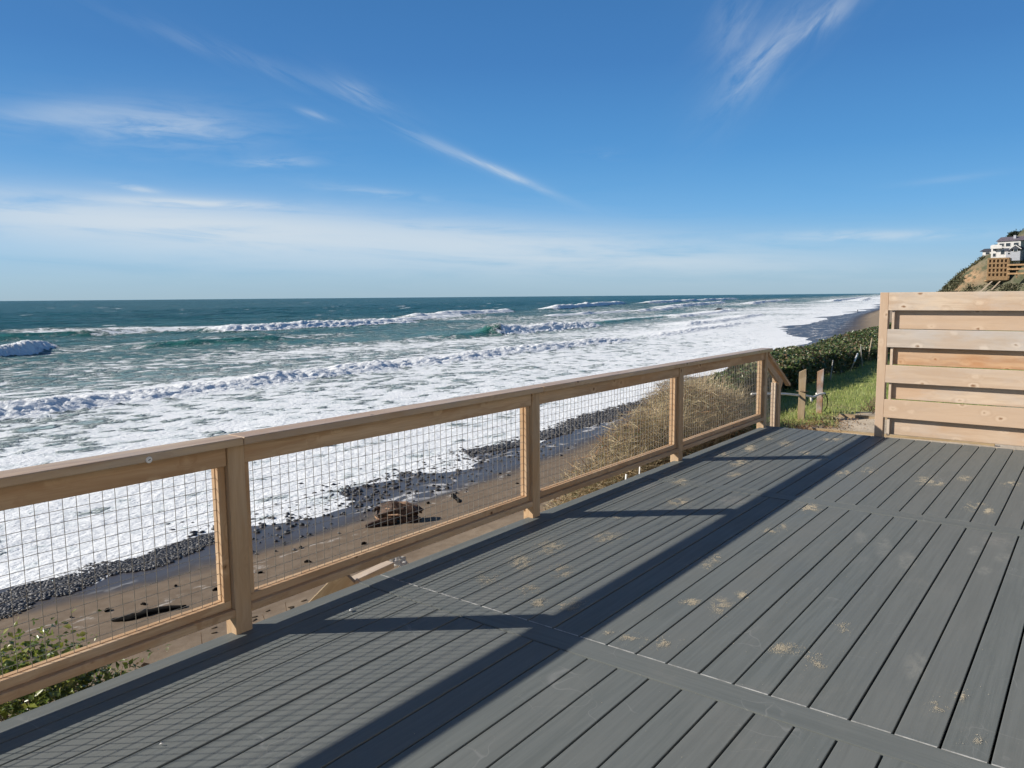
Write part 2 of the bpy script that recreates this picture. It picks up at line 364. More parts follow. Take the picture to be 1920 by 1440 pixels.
def build_ground():
    ys = [-80.0]
    while ys[-1] < 30: ys.append(ys[-1] + max(.16, abs(ys[-1] - 12) * .02 if ys[-1] < 0 else .16))
    while ys[-1] < 60000: ys.append(ys[-1] + max(.2, .02 * (ys[-1] - 22)))
    ys = np.array(ys)
    # columns keyed to shore / foot / edge so that every row follows the coast
    a = np.concatenate([np.linspace(-1, 0, 14)[:-1], np.linspace(0, 1, 60)[:-1], np.linspace(1, 2, 46)[:-1], np.linspace(2, 3, 70)[:-1], np.linspace(3, 4, 12)])
    xs, ft, ed = lerp1(ys, SHORE)[:, None], lerp1(ys, FOOT)[:, None], lerp1(ys, EDGE)[:, None]
    A = a[None, :]
    X = np.where(A < 0, xs + A * 40, np.where(A < 1, xs + (ft - xs) * A, np.where(A < 2, ft + (ed - ft) * (A - 1), np.where(A < 3, ed + (A - 2) * 16, ed + 16 + (A - 3) * 240))))
    Y = np.repeat(ys[:, None], len(a), 1)
    Z = terrain_z(X, Y)
    u = X - xs
    wetw = lerp1(Y, [(-80, 2.6), (16, 2.6), (22, 3.6), (42, 5.2), (60, 8.0), (90, 10), (178, 14), (215, 20), (260, 22), (400, 14), (560, 11), (3000, 20)])
    t = (X - ft) / (ed - ft)
    lawn = sstep(1.0, 1.06, t + (fbm(X, Y, 3, 3) - .5) * .2) * sstep(9.6, 10.4, Y + (fbm(X * 2, Y * 2, 3, 2) - .5))
    lawn = np.maximum(lawn, sstep(.99, 1.02, t) * sstep(5.8, 6.6, Y) * sstep(10.4, 9.6, Y) * sstep(.45, .6, fbm(X * 1.4, Y * 1.4, 3, 44)))
    bluff = sstep(.02, .10, t + (fbm(X * .6, Y * .6, 3, 8) - .5) * .1) * (1 - lawn)
    # trodden path from the steps to the right
    pth = sstep(-3.55, -3.0, X + .45 * sstep(12.6, 11.2, Y) + (fbm(X * 1.5, Y * 1.5, 3, 71) - .5) * .9) * sstep(13.9 , 13.1, Y + (fbm(X * 1.5, Y * 1.5, 3, 72) - .5) * 1.0 - sstep(-3.2, -1.2, X) * 2.2)* sstep(8.5, 9.5, Y)
    lawn = lawn * (1 - pth); bluff = bluff * (1 - pth)
    o = np_mesh('beach', np.stack([X, Y, Z], -1).reshape(-1, 3), grid_faces(len(ys), len(a)), ground_material(), None, True,
                dict(shore=u, lawn=lawn, bluff=bluff, wetwidth=wetw, path=pth))
    tag(o, 'long sandy beach with wet strip below the grassy bluff', 'beach', None, 'structure')
build_ground(); tick('build_ground()')

# ------------------------------------------------------------------ sea
def crest(y, pts):
    ys, xs = zip(*pts); return np.interp(y, ys, xs)
WAVES = [
    # pts (y, x of crest), fade ends, height, front, back, kind, foam length behind
    dict(pts=[(-40, -79), (27, -83), (40, -84.3), (50, -85.2), (70, -86.8), (115, -91), (163, -93), (200, -96)], r=(-60, -50, 150, 178), h=1.05, wf=2.5, wb=5.5, k='bore', fl=15),
    dict(pts=[(-20, -140), (20, -150), (54, -167), (66, -181), (79, -201)], r=(-30, -20, 70, 82), h=2.2, wf=3.4, wb=7, k='bore', fl=14),
    dict(pts=[(70, -170), (85, -171), (121, -168), (135, -169)], r=(76, 92, 116, 132), h=1.75, wf=4.5, wb=9, k='green', fl=0),
    dict(pts=[(90, -246), (156, -236), (200, -238), (239, -242), (260, -246)], r=(135, 150, 232, 250), h=2.1, wf=4.2, wb=8, k='bore', fl=9),
    dict(pts=[(40, -250), (90, -252), (150, -250), (200, -262)], r=(40, 60, 150, 170), h=1.1, wf=5, wb=9, k='green', fl=0),
    dict(pts=[(150, -138), (160, -139), (200, -142), (238, -147), (250, -149)], r=(166, 174, 232, 244), h=2.0, wf=3.8, wb=6, k='bore', fl=9),
    dict(pts=[(140, -138), (160, -139), (180, -141), (200, -143)], r=(146, 158, 172, 182), h=.95, wf=3.4, wb=7, k='green', fl=0),
    dict(pts=[(280, -290), (360, -315), (440, -340)], r=(280, 300, 425, 445), h=2.1, wf=4.4, wb=8, k='bore', fl=16),
    dict(pts=[(250, -262), (285, -268), (330, -280)], r=(240, 258, 300, 330), h=1.3, wf=3, wb=8, k='bore', fl=6),
    dict(pts=[(500, -350), (534, -362), (700, -430), (890, -500)], r=(490, 530, 860, 900), h=3.4, wf=3.5, wb=12, k='bore', fl=26),
    dict(pts=[(600, -300), (800, -350), (1000, -410)], r=(590, 640, 950, 1000), h=2.4, wf=3.5, wb=12, k='bore', fl=30),
    dict(pts=[(330, -232), (400, -245), (480, -258)], r=(320, 345, 450, 480), h=1.3, wf=2.2, wb=8, k='bore', fl=14),
    dict(pts=[(430, -235), (520, -262), (640, -300)], r=(425, 450, 600, 640), h=1.4, wf=2.4, wb=9, k='bore', fl=18),
    dict(pts=[(800, -300), (1000, -360), (1400, -450)], r=(790, 850, 1300, 1400), h=2.2, wf=3.5, wb=14, k='bore', fl=34),
    dict(pts=[(1100, -300), (1400, -360), (2200, -520)], r=(1080, 1150, 2000, 2200), h=2.2, wf=3.5, wb=14, k='bore', fl=40),
    dict(pts=[(900, -480), (1200, -560), (1800, -700)], r=(880, 950, 1700, 1800), h=3.2, wf=4, wb=14, k='bore', fl=30),
    dict(pts=[(1200, -285), (1700, -390), (2400, -560)], r=(1180, 1250, 2000, 2400), h=1.6, wf=4, wb=14, k='bore', fl=40),
    dict(pts=[(180, -95), (240, -102), (300, -112)], r=(170, 190, 270, 300), h=.7, wf=2.2, wb=7, k='bore', fl=16),
    dict(pts=[(240, -150), (300, -162), (380, -178)], r=(235, 255, 350, 380), h=.9, wf=3, wb=7, k='green', fl=0),
    dict(pts=[(250, -118), (330, -130), (420, -150)], r=(240, 260, 390, 420), h=.9, wf=2.2, wb=7, k='bore', fl=22),
    dict(pts=[(330, -160), (420, -182), (520, -205)], r=(325, 350, 500, 520), h=1.0, wf=2.2, wb=8, k='bore', fl=22),
]
def sea_material():
    N = NT('sea_water')
    pos = N.n('ShaderNodeNewGeometry').outputs['Position']
    d = N.attr('foam'); aqua = N.attr('aqua'); grn = N.attr('green'); u = N.attr('offshore')
    warp = N.vmul(N.n('ShaderNodeTexNoise', {'Vector': N.vmul(pos, (.35, .25, 0)), 'Scale': 1.0, 'Detail': 3.0}).outputs[1], (3.2, 3.2, 0))
    pw = N.n('ShaderNodeVectorMath', {0: pos, 1: warp}, operation='ADD').outputs[0]
    n1 = N.noise(N.vmul(pw, (.30, .19, 0)), 1.0, 6, .62, .4)
    n2 = N.noise(N.vmul(pw, (1.4, 1.05, 0)), 1.0, 5, .66, .8)
    cell = N.n('ShaderNodeTexVoronoi', {'Vector': N.vmul(pw, (.60, .46, 0)), 'Scale': 1.0, 'Randomness': 1.0}, feature='F1').outputs['Distance']
    lace = N.n('ShaderNodeTexVoronoi', {'Vector': N.vmul(pw, (1.1, .7, 0)), 'Scale': 1.0, 'Randomness': 1.0}, feature='DISTANCE_TO_EDGE').outputs[0]
    F = N.m('ADD', N.m('MULTIPLY', N.m('SUBTRACT', n1, .5), 1.25), N.m('MULTIPLY', N.m('SUBTRACT', n2, .5), .62))
    F = N.m('ADD', F, N.m('MULTIPLY', N.m('SUBTRACT', cell, .42), .55))
    F = N.m('ADD', F, N.ss(lace, 0.0, .16, .07, -.03))
    F = N.m('ADD', F, .5)
    th = N.m('SUBTRACT', 1.0, d)
    foam = N.ss(N.m('SUBTRACT', F, th), N.ss(u, 30.0, 130.0, -.13, -.22), N.ss(u, 30.0, 130.0, .16, .26))
    thin = N.ss(N.m('SUBTRACT', F, th), -.35, .12)
    deep = N.mix(N.ss(N.noise(N.vmul(pos, (.02, .008, 0)), 1.0, 4), .35, .65), (.002, .050, .046), (.005, .070, .064))
    shal = N.mix(N.ss(n1, .35, .65), (.085, .19, .18), (.14, .27, .25))
    c = N.mix(aqua, deep, shal)
    c = N.mix(N.ss(u, 100.0, 48.0), c, N.mix(N.ss(n2, .35, .65), (.24, .32, .315), (.36, .44, .435)))
    c = N.mix(grn, c, (.022, .125, .098))
    c = N.mix(N.m('MULTIPLY', thin, N.m('MULTIPLY', aqua, .35)), c, (.30, .40, .40))
    fth = N.m('MULTIPLY_ADD', N.noise(N.vmul(pos, (2.4, 1.8, 2.4)), 1.0, 4, .6), .25, N.m('SUBTRACT', F, th))
    fc = N.mix(N.ss(fth, .05, .52), (.46, .535, .55), (.74, .76, .77))
    c = N.mix(foam, c, fc)
    rip = N.noise(N.vmul(pos, (.9, .5, 0), (2, 5, 0)), 1.0, 6, .6)
    rip2 = N.noise(N.vmul(pos, (.12, .05, 0), (7, 1, 0)), 1.0, 5, .6)
    rip3 = N.noise(N.vmul(pos, (3.0, 2.0, 3.0)), 1.0, 4, .6)
    wat = N.m('SUBTRACT', 1.0, N.m('MULTIPLY', foam, .85))
    h = N.m('MULTIPLY', N.m('ADD', N.m('MULTIPLY', rip, .45), N.m('MULTIPLY', rip2, 2.6)), wat)
    h = N.m('ADD', h, N.m('MULTIPLY', foam, N.m('ADD', .06, N.m('MULTIPLY', rip3, .16))))
    nr = N.bump(h, 1.0, 1.0)
    return N.out(c, N.m('ADD', .28, N.m('MULTIPLY', foam, .6)), N.m('SUBTRACT', .16, N.m('MULTIPLY', foam, .06)), nr, IOR=1.2)

def build_sea():
    us = [7.0]
    while us[-1] > -70000:
        a = -us[-1]
        st = .3 if a < 36 else .2 if a < 72 else .45 if a < 200 else .8 if a < 420 else 2.0 if a < 700 else .02 * a * 1.2
        us.append(us[-1] - st)
    us = np.array(us)
    ys = [-40.0]
    while ys[-1] < 60000:
        y = ys[-1]; ys.append(y + (.28 if y < 60 else .28 + .0055 * (y - 60) if y < 2500 else .06 * y))
    ys = np.array(ys)
    xs = lerp1(ys, SHORE)[None, :]
    U = np.repeat(us[:, None], len(ys), 1); Y = np.repeat(ys[None, :], len(us), 0)
    # far out the rows straighten parallel to the near shore so that the horizon is even
    X = U + xs
    Z = np.zeros_like(X)
    off = -U
    foam = np.interp(off, [0, 1.5, 8, 30, 48, 62, 95, 150, 215, 240, 275, 320], [1.0, .92, .84, .74, .70, .64, .46, .36, .27, .13, .03, .0])
    foam = np.where(Y > 130, np.maximum(foam, np.interp(off, [0, 60, 110, 180, 260, 330], [.74, .58, .38, .26, .10, 0]) * sstep(130, 230, Y)), foam)
    foam = np.maximum(foam, np.interp(off, [0, 150, 300, 420], [.56, .38, .20, 0]) * sstep(420, 800, Y))
    aqua = np.interp(off, [0, 30, 70, 110, 165, 240, 330, 500], [1, .95, .85, .62, .40, .18, .05, 0])
    green = np.zeros_like(X)
    big = fbm(X / 26, Y / 60, 4, 77)
    foam = foam + (big - .5) * .75 * sstep(6, 26, off) * sstep(330, 230, off)
        # swell
    sw = np.zeros_like(X)
    for (lx, ly, am, s) in ((34, 900, .26, 1), (21, 260, .15, 2), (13, 70, .09, 3)):
        ph = fbm(X / 160, Y / 160, 3, s * 5) * 9
        sw += am * np.sin(X / lx * 6.28 + Y / ly * 6.28 + ph)
    Z += sw * sstep(25, 130, off)
    Z += (fbm(X / 9, Y / 16, 4, 13) - .5) * (.25 + .75 * sstep(60, 200, off)) * sstep(0, 12, off) * .8
    Z += (fbm(X / 1.3, Y / 1.8, 4, 19) - .5) * .10 * sstep(0, 8, off) * sstep(500, 250, off)
    for i, w in enumerate(WAVES):
        zero = ys * 0
        cx1 = crest(ys, w['pts']) + (fbm(ys / 14, zero + i * 3.3, 4, 50 + i) - .5) * (3.0 if w['k'] == 'bore' else 2.0) + (fbm(ys / 2.2, zero + i, 3, 80 + i) - .5) * .9
        a0, a1, b0, b1 = w['r']
        m1 = sstep(a0, a1, ys) * sstep(b1, b0, ys)
        hh1 = w['h'] * (.72 + .56 * fbm(ys / 10, zero + 7 * i, 3, 120 + i))
        reach = max(w['fl'] * 1.05, w['wb'] * 2.6)
        I, J = np.where((m1[None, :] > .002) & (X - cx1[None, :] < w['wf'] * 3) & (X - cx1[None, :] > -reach))
        if not len(I): continue
        x, y, m, hh = X[I, J], ys[J], m1[J], hh1[J]; s = x - cx1[J]; f = foam[I, J]; z = Z[I, J]
        prof = np.where(s > 0, np.exp(-(s / w['wf']) ** 2), np.exp(-(s / w['wb']) ** 2))
        z += prof * hh * m
        if w['k'] == 'bore':
            fz = np.where(s > 0, sstep(w['wf'] * 1.7, w['wf'] * 1.1, s), np.interp(-s, [0, w['fl'] * .45, w['fl']], [1, .86, 0]))
            far = sstep(90, 500, np.hypot(x, y))
            f = np.maximum(f, fz * m * 1.25)
            sc = 1.0 + far * 1.8
            lum = np.abs(fbm(x / (.80 * sc ** .5), y / (.95 * sc ** .5), 4, 33 + i, .6) - .5) * 2
            lum2 = fbm(x / (2.6 * sc), y / (3.0 * sc), 3, 43 + i)
            zone = np.where(s > 0, sstep(w['wf'] * 2.2, w['wf'] * .6, s), np.interp(-s, [0, w['fl'] * .30, w['fl']], [1, .40, 0])) * m
            gl, g2 = (.85, .8) if w['h'] < 1.4 else (1.9, .7)
            z += zone * ((.22 - lum) * gl + (lum2 - .5) * g2) * (.6 + .35 * w['h'] / 2) * (1.0 if w['h'] < 1.4 else .95)
        else:
            green[I, J] = np.maximum(green[I, J], np.where(s > 0, np.exp(-(s / (w['wf'] * 1.5)) ** 2), np.exp(-(s / (w['wb'] * .4)) ** 2)) * m)
            f = f * (1 - .75 * prof * m)
        foam[I, J] = f; Z[I, J] = z
    # foam slick left by a spent breaker at far left
    slick = sstep(95, 115, Y) * sstep(168, 150, Y) * sstep(-335, -300, X) * sstep(-238, -248, X)
    foam = np.maximum(foam, slick * (.5 + .5 * fbm(X / 20, Y / 14, 3, 61)))
    # whitecaps far out
    wc = fbm(X / 9, Y / 26, 3, 91)
    foam = np.where(off > 260, np.maximum(foam, sstep(.80, .86, wc) * .9 * sstep(4500, 700, off)), foam)
    # swash: the edge runs up in lobes
    lobe = (fbm(ys / 7, ys * 0, 4, 3) - .5) * .30 * (1 - sstep(70, 160, ys)) + (fbm(ys / 38, ys * 0 + 5, 3, 6) - .5) * (.35 + .25 * sstep(100, 200, ys))
    lobe = lobe[None, :]
    Z += lobe * sstep(26, 4, off) + .05 * sstep(10, 0, off)
    # white lip of the swash
    foam = np.where(off < 5, foam + .22 * sstep(5, 1, off), foam)
    cl = np.clip
    # shallow swash lets the cobbles show in patches between y 18 and 60
    patch = sstep(17, 24, Y) * sstep(62, 45, Y) * sstep(7, 1, off)
    foam = foam - patch * (.22 + .5 * (fbm(X / .9, Y / 2.2, 4, 55) - .35))
    Z += SEA_Z
    o = np_mesh('sea', np.stack([X, Y, Z], -1).reshape(-1, 3), grid_faces(len(us), len(ys))[:, ::-1], sea_material(), None, True,
                dict(foam=cl(foam, 0, 1.3), aqua=cl(aqua, 0, 1), green=cl(green, 0, 1), offshore=off))
    tag(o, 'teal ocean with rows of breaking white surf', 'sea', None, 'structure')
    print('SEA verts', X.size)
build_sea(); tick('build_sea()')

# ------------------------------------------------------------------ cobbles at the water line
def scatter_stones(name, n, fn, smin, smax, label, cat):
    bm = bmesh.new(); bmesh.ops.create_icosphere(bm, subdivisions=1, radius=1.0)
    base = np.array([v.co[:] for v in bm.verts]); fc = np.array([[v.index for v in f.verts] for f in bm.faces]); bm.free()
    P = fn(n); n = len(P)
    sz = smin + (smax - smin) * RNG.random(n) ** 2.4
    ang = RNG.random(n) * 6.28
    sc = np.stack([1 + .5 * RNG.random(n), .8 + .4 * RNG.random(n), .45 + .3 * RNG.random(n)], -1) * sz[:, None]
    v = base[None] * (1 + .22 * (RNG.random((n, len(base), 1)) - .5)) * sc[:, None, :]
    c, s = np.cos(ang)[:, None], np.sin(ang)[:, None]
    v = np.stack([v[..., 0] * c - v[..., 1] * s, v[..., 0] * s + v[..., 1] * c, v[..., 2]], -1) + P[:, None, :]
    F = (fc[None] + (np.arange(n) * len(base))[:, None, None]).reshape(-1, 3)
    o = np_mesh(name, v.reshape(-1, 3), F, M['stone'], None, True)
    return tag(o, label, cat, None, 'stuff')
def cobble_near(n):
    y = RNG.uniform(-2, 20, n); t = RNG.beta(2.0, 2.2, n)
    w = np.interp(y, [-2, 10, 17, 20], [3.0, 2.7, 2.1, 1.0])
    x = lerp1(y, SHORE) - 1.2 + w * t + (fbm(y / 2.2, y * 0, 3, 4) - .5) * 1.6
    k = RNG.random(n) < np.interp(y, [-2, 16, 20], [1, 1, .3]); x, y = x[k], y[k]
    return np.stack([x, y, terrain_z(x, y) + .02], -1)
def cobble_far(n):
    y = RNG.uniform(40, 125, n); t = RNG.beta(1.8, 1.8, n)
    w = np.interp(y, [40, 50, 75, 125], [1.5, 3.5, 5.5, 3.5])
    x = lerp1(y, SHORE) - 1.6 + w * t + (fbm(y / 4, y * 0, 3, 14) - .5) * 1.6
    return np.stack([x, y, terrain_z(x, y) + .03], -1)
def cobble_mid(n):
    y = RNG.uniform(18, 46, n); x = lerp1(y, SHORE) + RNG.normal(-.6, 2.0, n)
    return np.stack([x, y, terrain_z(x, y) + .03], -1)
scatter_stones('cobbles', 30000, cobble_near, .02, .10, 'bank of dark wet cobbles at the foam edge nearest the deck', 'cobbles')
scatter_stones('cobbles', 17000, cobble_far, .035, .17, 'dark cobble bank farther up the shore beyond the stump', 'cobbles')
scatter_stones('cobbles', 1500, cobble_mid, .02, .16, 'loose dark cobbles scattered in the thin swash by the stump', 'cobbles')

# ------------------------------------------------------------------ things lying on the beach
def blob_chain(bm, pts, radii, seg=10, rough=.25, squash=1.0, seed=0):
    n0 = len(bm.verts); tube(bm, pts, radii, seg); bm.verts.ensure_lookup_table()
    r = random.Random(seed)
    for v in bm.verts[n0:]:
        k = max(radii) if hasattr(radii, '__len__') else radii
        v.co += Vector((r.uniform(-1, 1), r.uniform(-1, 1), r.uniform(-1, 1) * squash)) * k * rough
def stump():
    x, y = -26.3, 25.0; z = tz(x, y)
    root = tag(empty('driftwood_stump', (x, y, z), R(44)), 'large dark driftwood stump with splintered pale top on the wet sand', 'driftwood'); root.scale = (.76, .74, .76)
    bm = bmesh.new()
    blob_chain(bm, [(-1.25, 0, .45), (-.9, .05, .62), (-.3, 0, .70), (.3, .05, .66), (.9, 0, .55), (1.2, .05, .45)], [.22, .48, .60, .58, .52, .30], 14, .16, seed=1)
    blob_chain(bm, [(-.2, -.45, .25), (-.9, -.75, .22), (-1.6, -1.05, .14), (-1.95, -1.15, .12)], [.30, .26, .20, .10], 9, .2, seed=2)
    blob_chain(bm, [(.2, -.4, .20), (.8, -.5, .2), (1.35, -.35, .25)], [.3, .26, .14], 9, .2, seed=3)
    blob_chain(bm, [(-.9, .1, .8), (-1.35, .0, .95), (-1.55, -.15, .75)], [.2, .14, .06], 8, .2, seed=4)
    blob_chain(bm, [(.7, .2, .55), (1.25, .3, .7), (1.5, .25, .55)], [.32, .28, .12], 9, .22, seed=5)
    bm_obj('trunk', bm, M['driftwood'], root, False)
    bm = bmesh.new()
    blob_chain(bm, [(-.1, -.05, 1.18), (.5, -.02, 1.14), (1.0, .0, .98)], [.10, .17, .10], 8, .2, seed=6)
    blob_chain(bm, [(-.75, -.35, .95), (-.2, -.5, .92), (.3, -.45, .82)], [.05, .08, .04], 7, .2, seed=7)
    blob_chain(bm, [(-1.45, -.55, .62), (-1.25, -.7, .45), (-1.0, -.85, .32)], [.05, .06, .03], 7, .2, seed=8)
    blob_chain(bm, [(-.6, -.55, .6), (0, -.66, .62), (.5, -.55, .5)], [.04, .07, .03], 7, .2, seed=9)
    bm_obj('splintered_wood', bm, M['driftpale'], root, False)
stump(); tick('stump()')
def kelp(x0, y0, x1, y1, w, label, seed):
    n = 16; r = random.Random(seed); bm = bmesh.new()
    cx, cy = (x0 + x1) / 2, (y0 + y1) / 2
    pts = []
    for i in range(n):
        t = i / (n - 1); px = x0 + (x1 - x0) * t + .10 * math.sin(t * 7); py = y0 + (y1 - y0) * t
        pts.append((px - cx, py - cy, .05 + tz(px, py) - tz(cx, cy)))
    rad = [w * (.35 + .65 * math.sin(math.pi * min(1, (i + .8) / n)) * (.65 + .5 * r.random())) for i in range(n)]
    blob_chain(bm, pts, rad, 10, .22, .4, seed)
    for v in bm.verts: v.co.z = .02 + (v.co.z - .02) * .45
    o = bm_obj('kelp_heap', bm, M['black'], None, True); o.location = (cx, cy, tz(cx, cy))
    tag(o, label, 'seaweed')
kelp(-25.6, 11.25, -24.8, 13.35, .24, 'long black strip of seaweed lying on the sand near the shrub', 3)
kelp(-26.0, 29.0, -27.6, 30.3, .13, 'dark seaweed strand on damp sand beyond the driftwood stump', 5)
kelp(-24.1, 26.6, -23.7, 27.4, .05, 'thin dark twig of weed on the sand beside the stump', 8)
bits = None
BITS = [(-27.2, 10.6), (-26.7, 11.6), (-26.2, 12.6), (-27.0, 14.2), (-25.4, 14.9), (-24.2, 14.6), (-26.8, 16.4), (-25.0, 18.7), (-26.9, 19.8), (-25.6, 16.9), (-23.4, 17.6), (-27.3, 28.1), (-26.0, 34.0), (-28.4, 38.2), (-24.9, 21.6)]
for i, (x, y) in enumerate(BITS):
    if bits is None:
        bm = bmesh.new(); blob_chain(bm, [(-.12, 0, .03), (-.03, .03, .05), (.05, -.02, .05), (.13, .02, .02)], [.03, .07, .06, .02], 7, .3, .4, 12)
        o = bits = bm_obj('kelp_scrap', bm, M['black'], None, True)
    else: o = link(bits.copy())
    o.location = (x, y, tz(x, y)); o.rotation_euler = (0, 0, i * 1.9); k = .6 + .5 * ((i * 37) % 10) / 10; o.scale = (k, k, k)
    tag(o, 'small scrap of dark seaweed on the brown sand', 'seaweed', 'seaweed scraps on the beach')
# footprints: flat shapes in a darker sand colour, laid on the dry sand
fp = None; k = 0
for (x, y, dx, dy, n) in ((-22.4, 12.2, .16, .62, 13), (-21.6, 12.6, .10, .66, 10), (-20.6, 11.8, .05, .6, 8)):
    for i in range(n):
        px, py = x + dx * i + (.14 if i % 2 else -.14), y + dy * i
        if fp is None:
            bm = bmesh.new(); blob_chain(bm, [(0, -.15, 0), (0, -.06, 0), (0, .06, 0), (0, .15, 0)], [.04, .06, .065, .03], 8, .15, .5, 3)
            for v in bm.verts: v.co.z *= .25
            o = fp = bm_obj('footprint', bm, plain('dark_trodden_sand', (.10, .075, .05), .95, .1, .3), None, True)
        else: o = link(fp.copy())
        o.location = (px, py, tz(px, py) + .012); o.rotation_euler = (0, 0, .2 * ((i * 7) % 5 - 2)); o.scale = (.62 + .3 * ((i * 5) % 4) / 4,) * 2 + (1,); k += 1
        tag(o, 'dark footprint in the pale dry sand below the railing', 'footprint', 'footprints in the dry sand')
def sea_rock():
    bm = bmesh.new(); bmesh.ops.create_icosphere(bm, subdivisions=3, radius=1)
    for v in bm.verts:
        n = float(fbm(np.array([v.co.x * 1.7 + 5]), np.array([v.co.y * 1.7 + v.co.z * 2]), 4, 3)[0])
        v.co *= .55 + .9 * n; v.co.x *= 2.6; v.co.y *= 4; v.co.z *= 1.9
    o = bm_obj('sea_rock', bm, M['rock'], None, False); o.location = (-203, 485, -9.0)
    tag(o, 'dark wet rock breaking the surf far up the shore', 'rock')
sea_rock()
def person(x, y, mat, label, h=1.72, lean=.12):
    z = tz(x, y); root = tag(empty('person', (x, y, z), R(160)), label, 'person')
    me = bpy.data.meshes.new('body')
    V = [(0, 0, .93), (0, 0, 1.18), (0, 0, 1.40), (0, 0, 1.50), (0, .01, 1.60), (0, .02, 1.70), (.2, 0, 1.38), (.24, .05, 1.12), (.23, -.06, .88), (-.2, 0, 1.38), (-.24, -.06, 1.12), (-.23, .08, .88),
         (.1, 0, .88), (.11, .16, .48), (.11, .04, .06), (.11, -.1, .03), (-.1, 0, .88), (-.11, -.08, .48), (-.11, -.24, .08), (-.11, -.34, .05)]
    E = [(0, 1), (1, 2), (2, 3), (3, 4), (4, 5), (2, 6), (6, 7), (7, 8), (2, 9), (9, 10), (10, 11), (0, 12), (12, 13), (13, 14), (14, 15), (0, 16), (16, 17), (17, 18), (18, 19)]
    Rr = [.15, .15, .16, .06, .1, .08, .07, .05, .04, .07, .05, .04, .1, .07, .05, .04, .1, .07, .05, .04]
    me.from_pydata(V, E, []); me.materials.append(mat)
    o = link(bpy.data.objects.new('body', me), root)
    o.modifiers.new('skin', 'SKIN')
    for s, r in zip(me.skin_vertices[0].data, Rr): s.radius = (r, r)
    me.skin_vertices[0].data[0].use_root = True
    sb = o.modifiers.new('sub', 'SUBSURF'); sb.levels = sb.render_levels = 1
    o.scale = (h / 1.78,) * 3
person(-114.5, 474, M['cloth_dark'], 'person in dark clothes walking far away at the wet sand edge')
person(-84.5, 395, M['cloth_pale'], 'person in pale clothes on the far beach nearest the wooden screen')

# ------------------------------------------------------------------ deck
DECK_X0, DECK_X1, DECK_Y0, DECK_Y1 = -3.30, 4.2, -3.2, 9.385
PITCH = .15282; GAP0 = -1.299
def build_deck():
    root = tag(empty('deck', (0, 0, 0)), 'grey composite deck with sand scattered over its boards', 'deck')
    bm = bmesh.new()
    gaps = [GAP0 + k * PITCH for k in range(-12, 40)]
    gaps = [g for g in gaps if g < DECK_X1]
    edges = [DECK_X0] + gaps + [DECK_X1]
    rows = [(DECK_Y0, -.232), (-.068, 2.811), (2.978, 6.028), (6.198, DECK_Y1)]
    for a, b in zip(edges, edges[1:]):
        x0 = a + (.0045 if a > DECK_X0 else 0); x1 = b - (.0045 if b < DECK_X1 else 0)
        for i, (y0, y1) in enumerate(rows):
            jit = random.uniform(-.0012, .0012)
            vs = add_box(bm, (x1 - x0, y1 - y0, .024), ((x0 + x1) / 2, (y0 + y1) / 2, -.012 + jit))
    bmesh.ops.bevel(bm, geom=[e for e in bm.edges if all(v.co.z > -.01 for v in e.verts)], offset=.0028, segments=2, profile=.6, affect='EDGES')
    bm_obj('decking', bm, M['deck'], root)
    for yc in (-.15, 2.8945, 6.113):
        bm = bmesh.new(); add_box(bm, (DECK_X1 - DECK_X0, .158, .024), ((DECK_X0 + DECK_X1) / 2, 0, -.012))
        bmesh.ops.bevel(bm, geom=[e for e in bm.edges if all(v.co.z > -.01 for v in e.verts)], offset=.002, segments=2, affect='EDGES')
        b = bm_obj('breaker_board', bm, M['deck_cross'], root); b.location = (0, yc, .0012)
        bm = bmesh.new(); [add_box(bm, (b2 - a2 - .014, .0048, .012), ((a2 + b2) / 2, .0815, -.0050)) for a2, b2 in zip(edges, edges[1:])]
        if yc < 4: bm_obj('joint_edge', bm, M['edge'], b)  # thin pale strip along the far joint of the breaker board
    bm = bmesh.new()
    y = DECK_Y0 + .1
    while y < DECK_Y1 - .06:
        add_box(bm, (DECK_X1 - DECK_X0 - .1, .04, .18), ((DECK_X0 + DECK_X1) / 2, y, -.125)); y += .4
    add_box(bm, (.038, DECK_Y1 - DECK_Y0 - .02, .20), (DECK_X0 + .022, (DECK_Y0 + DECK_Y1) / 2, -.135))
    add_box(bm, (DECK_X1 - DECK_X0 - .1, .038, .20), ((DECK_X0 + DECK_X1) / 2 + .02, DECK_Y1 - .021, -.135))
    add_box(bm, (DECK_X1 - DECK_X0 - .2, DECK_Y1 - DECK_Y0 - .2, .02), ((DECK_X0 + DECK_X1) / 2, (DECK_Y0 + DECK_Y1) / 2, -.26))
    bm_obj('joist_frame', bm, M['joist'], root)
    bm = bmesh.new()
    add_box(bm, (1.1, .28, .03), (-2.72, DECK_Y1 + .15, -.185)); add_box(bm, (1.1, .28, .03), (-2.72, DECK_Y1 + .44, -.345))
    bm_obj('stair_tread', bm, M['pine'], root)
    for xx in (-2.14, -3.28):
        bm = bmesh.new(); add_box(bm, (.04, .62, .30), (xx, DECK_Y1 + .32, -.46)); bm_obj('stringer', bm, M['pine'], root)
build_deck(); tick('build_deck()')

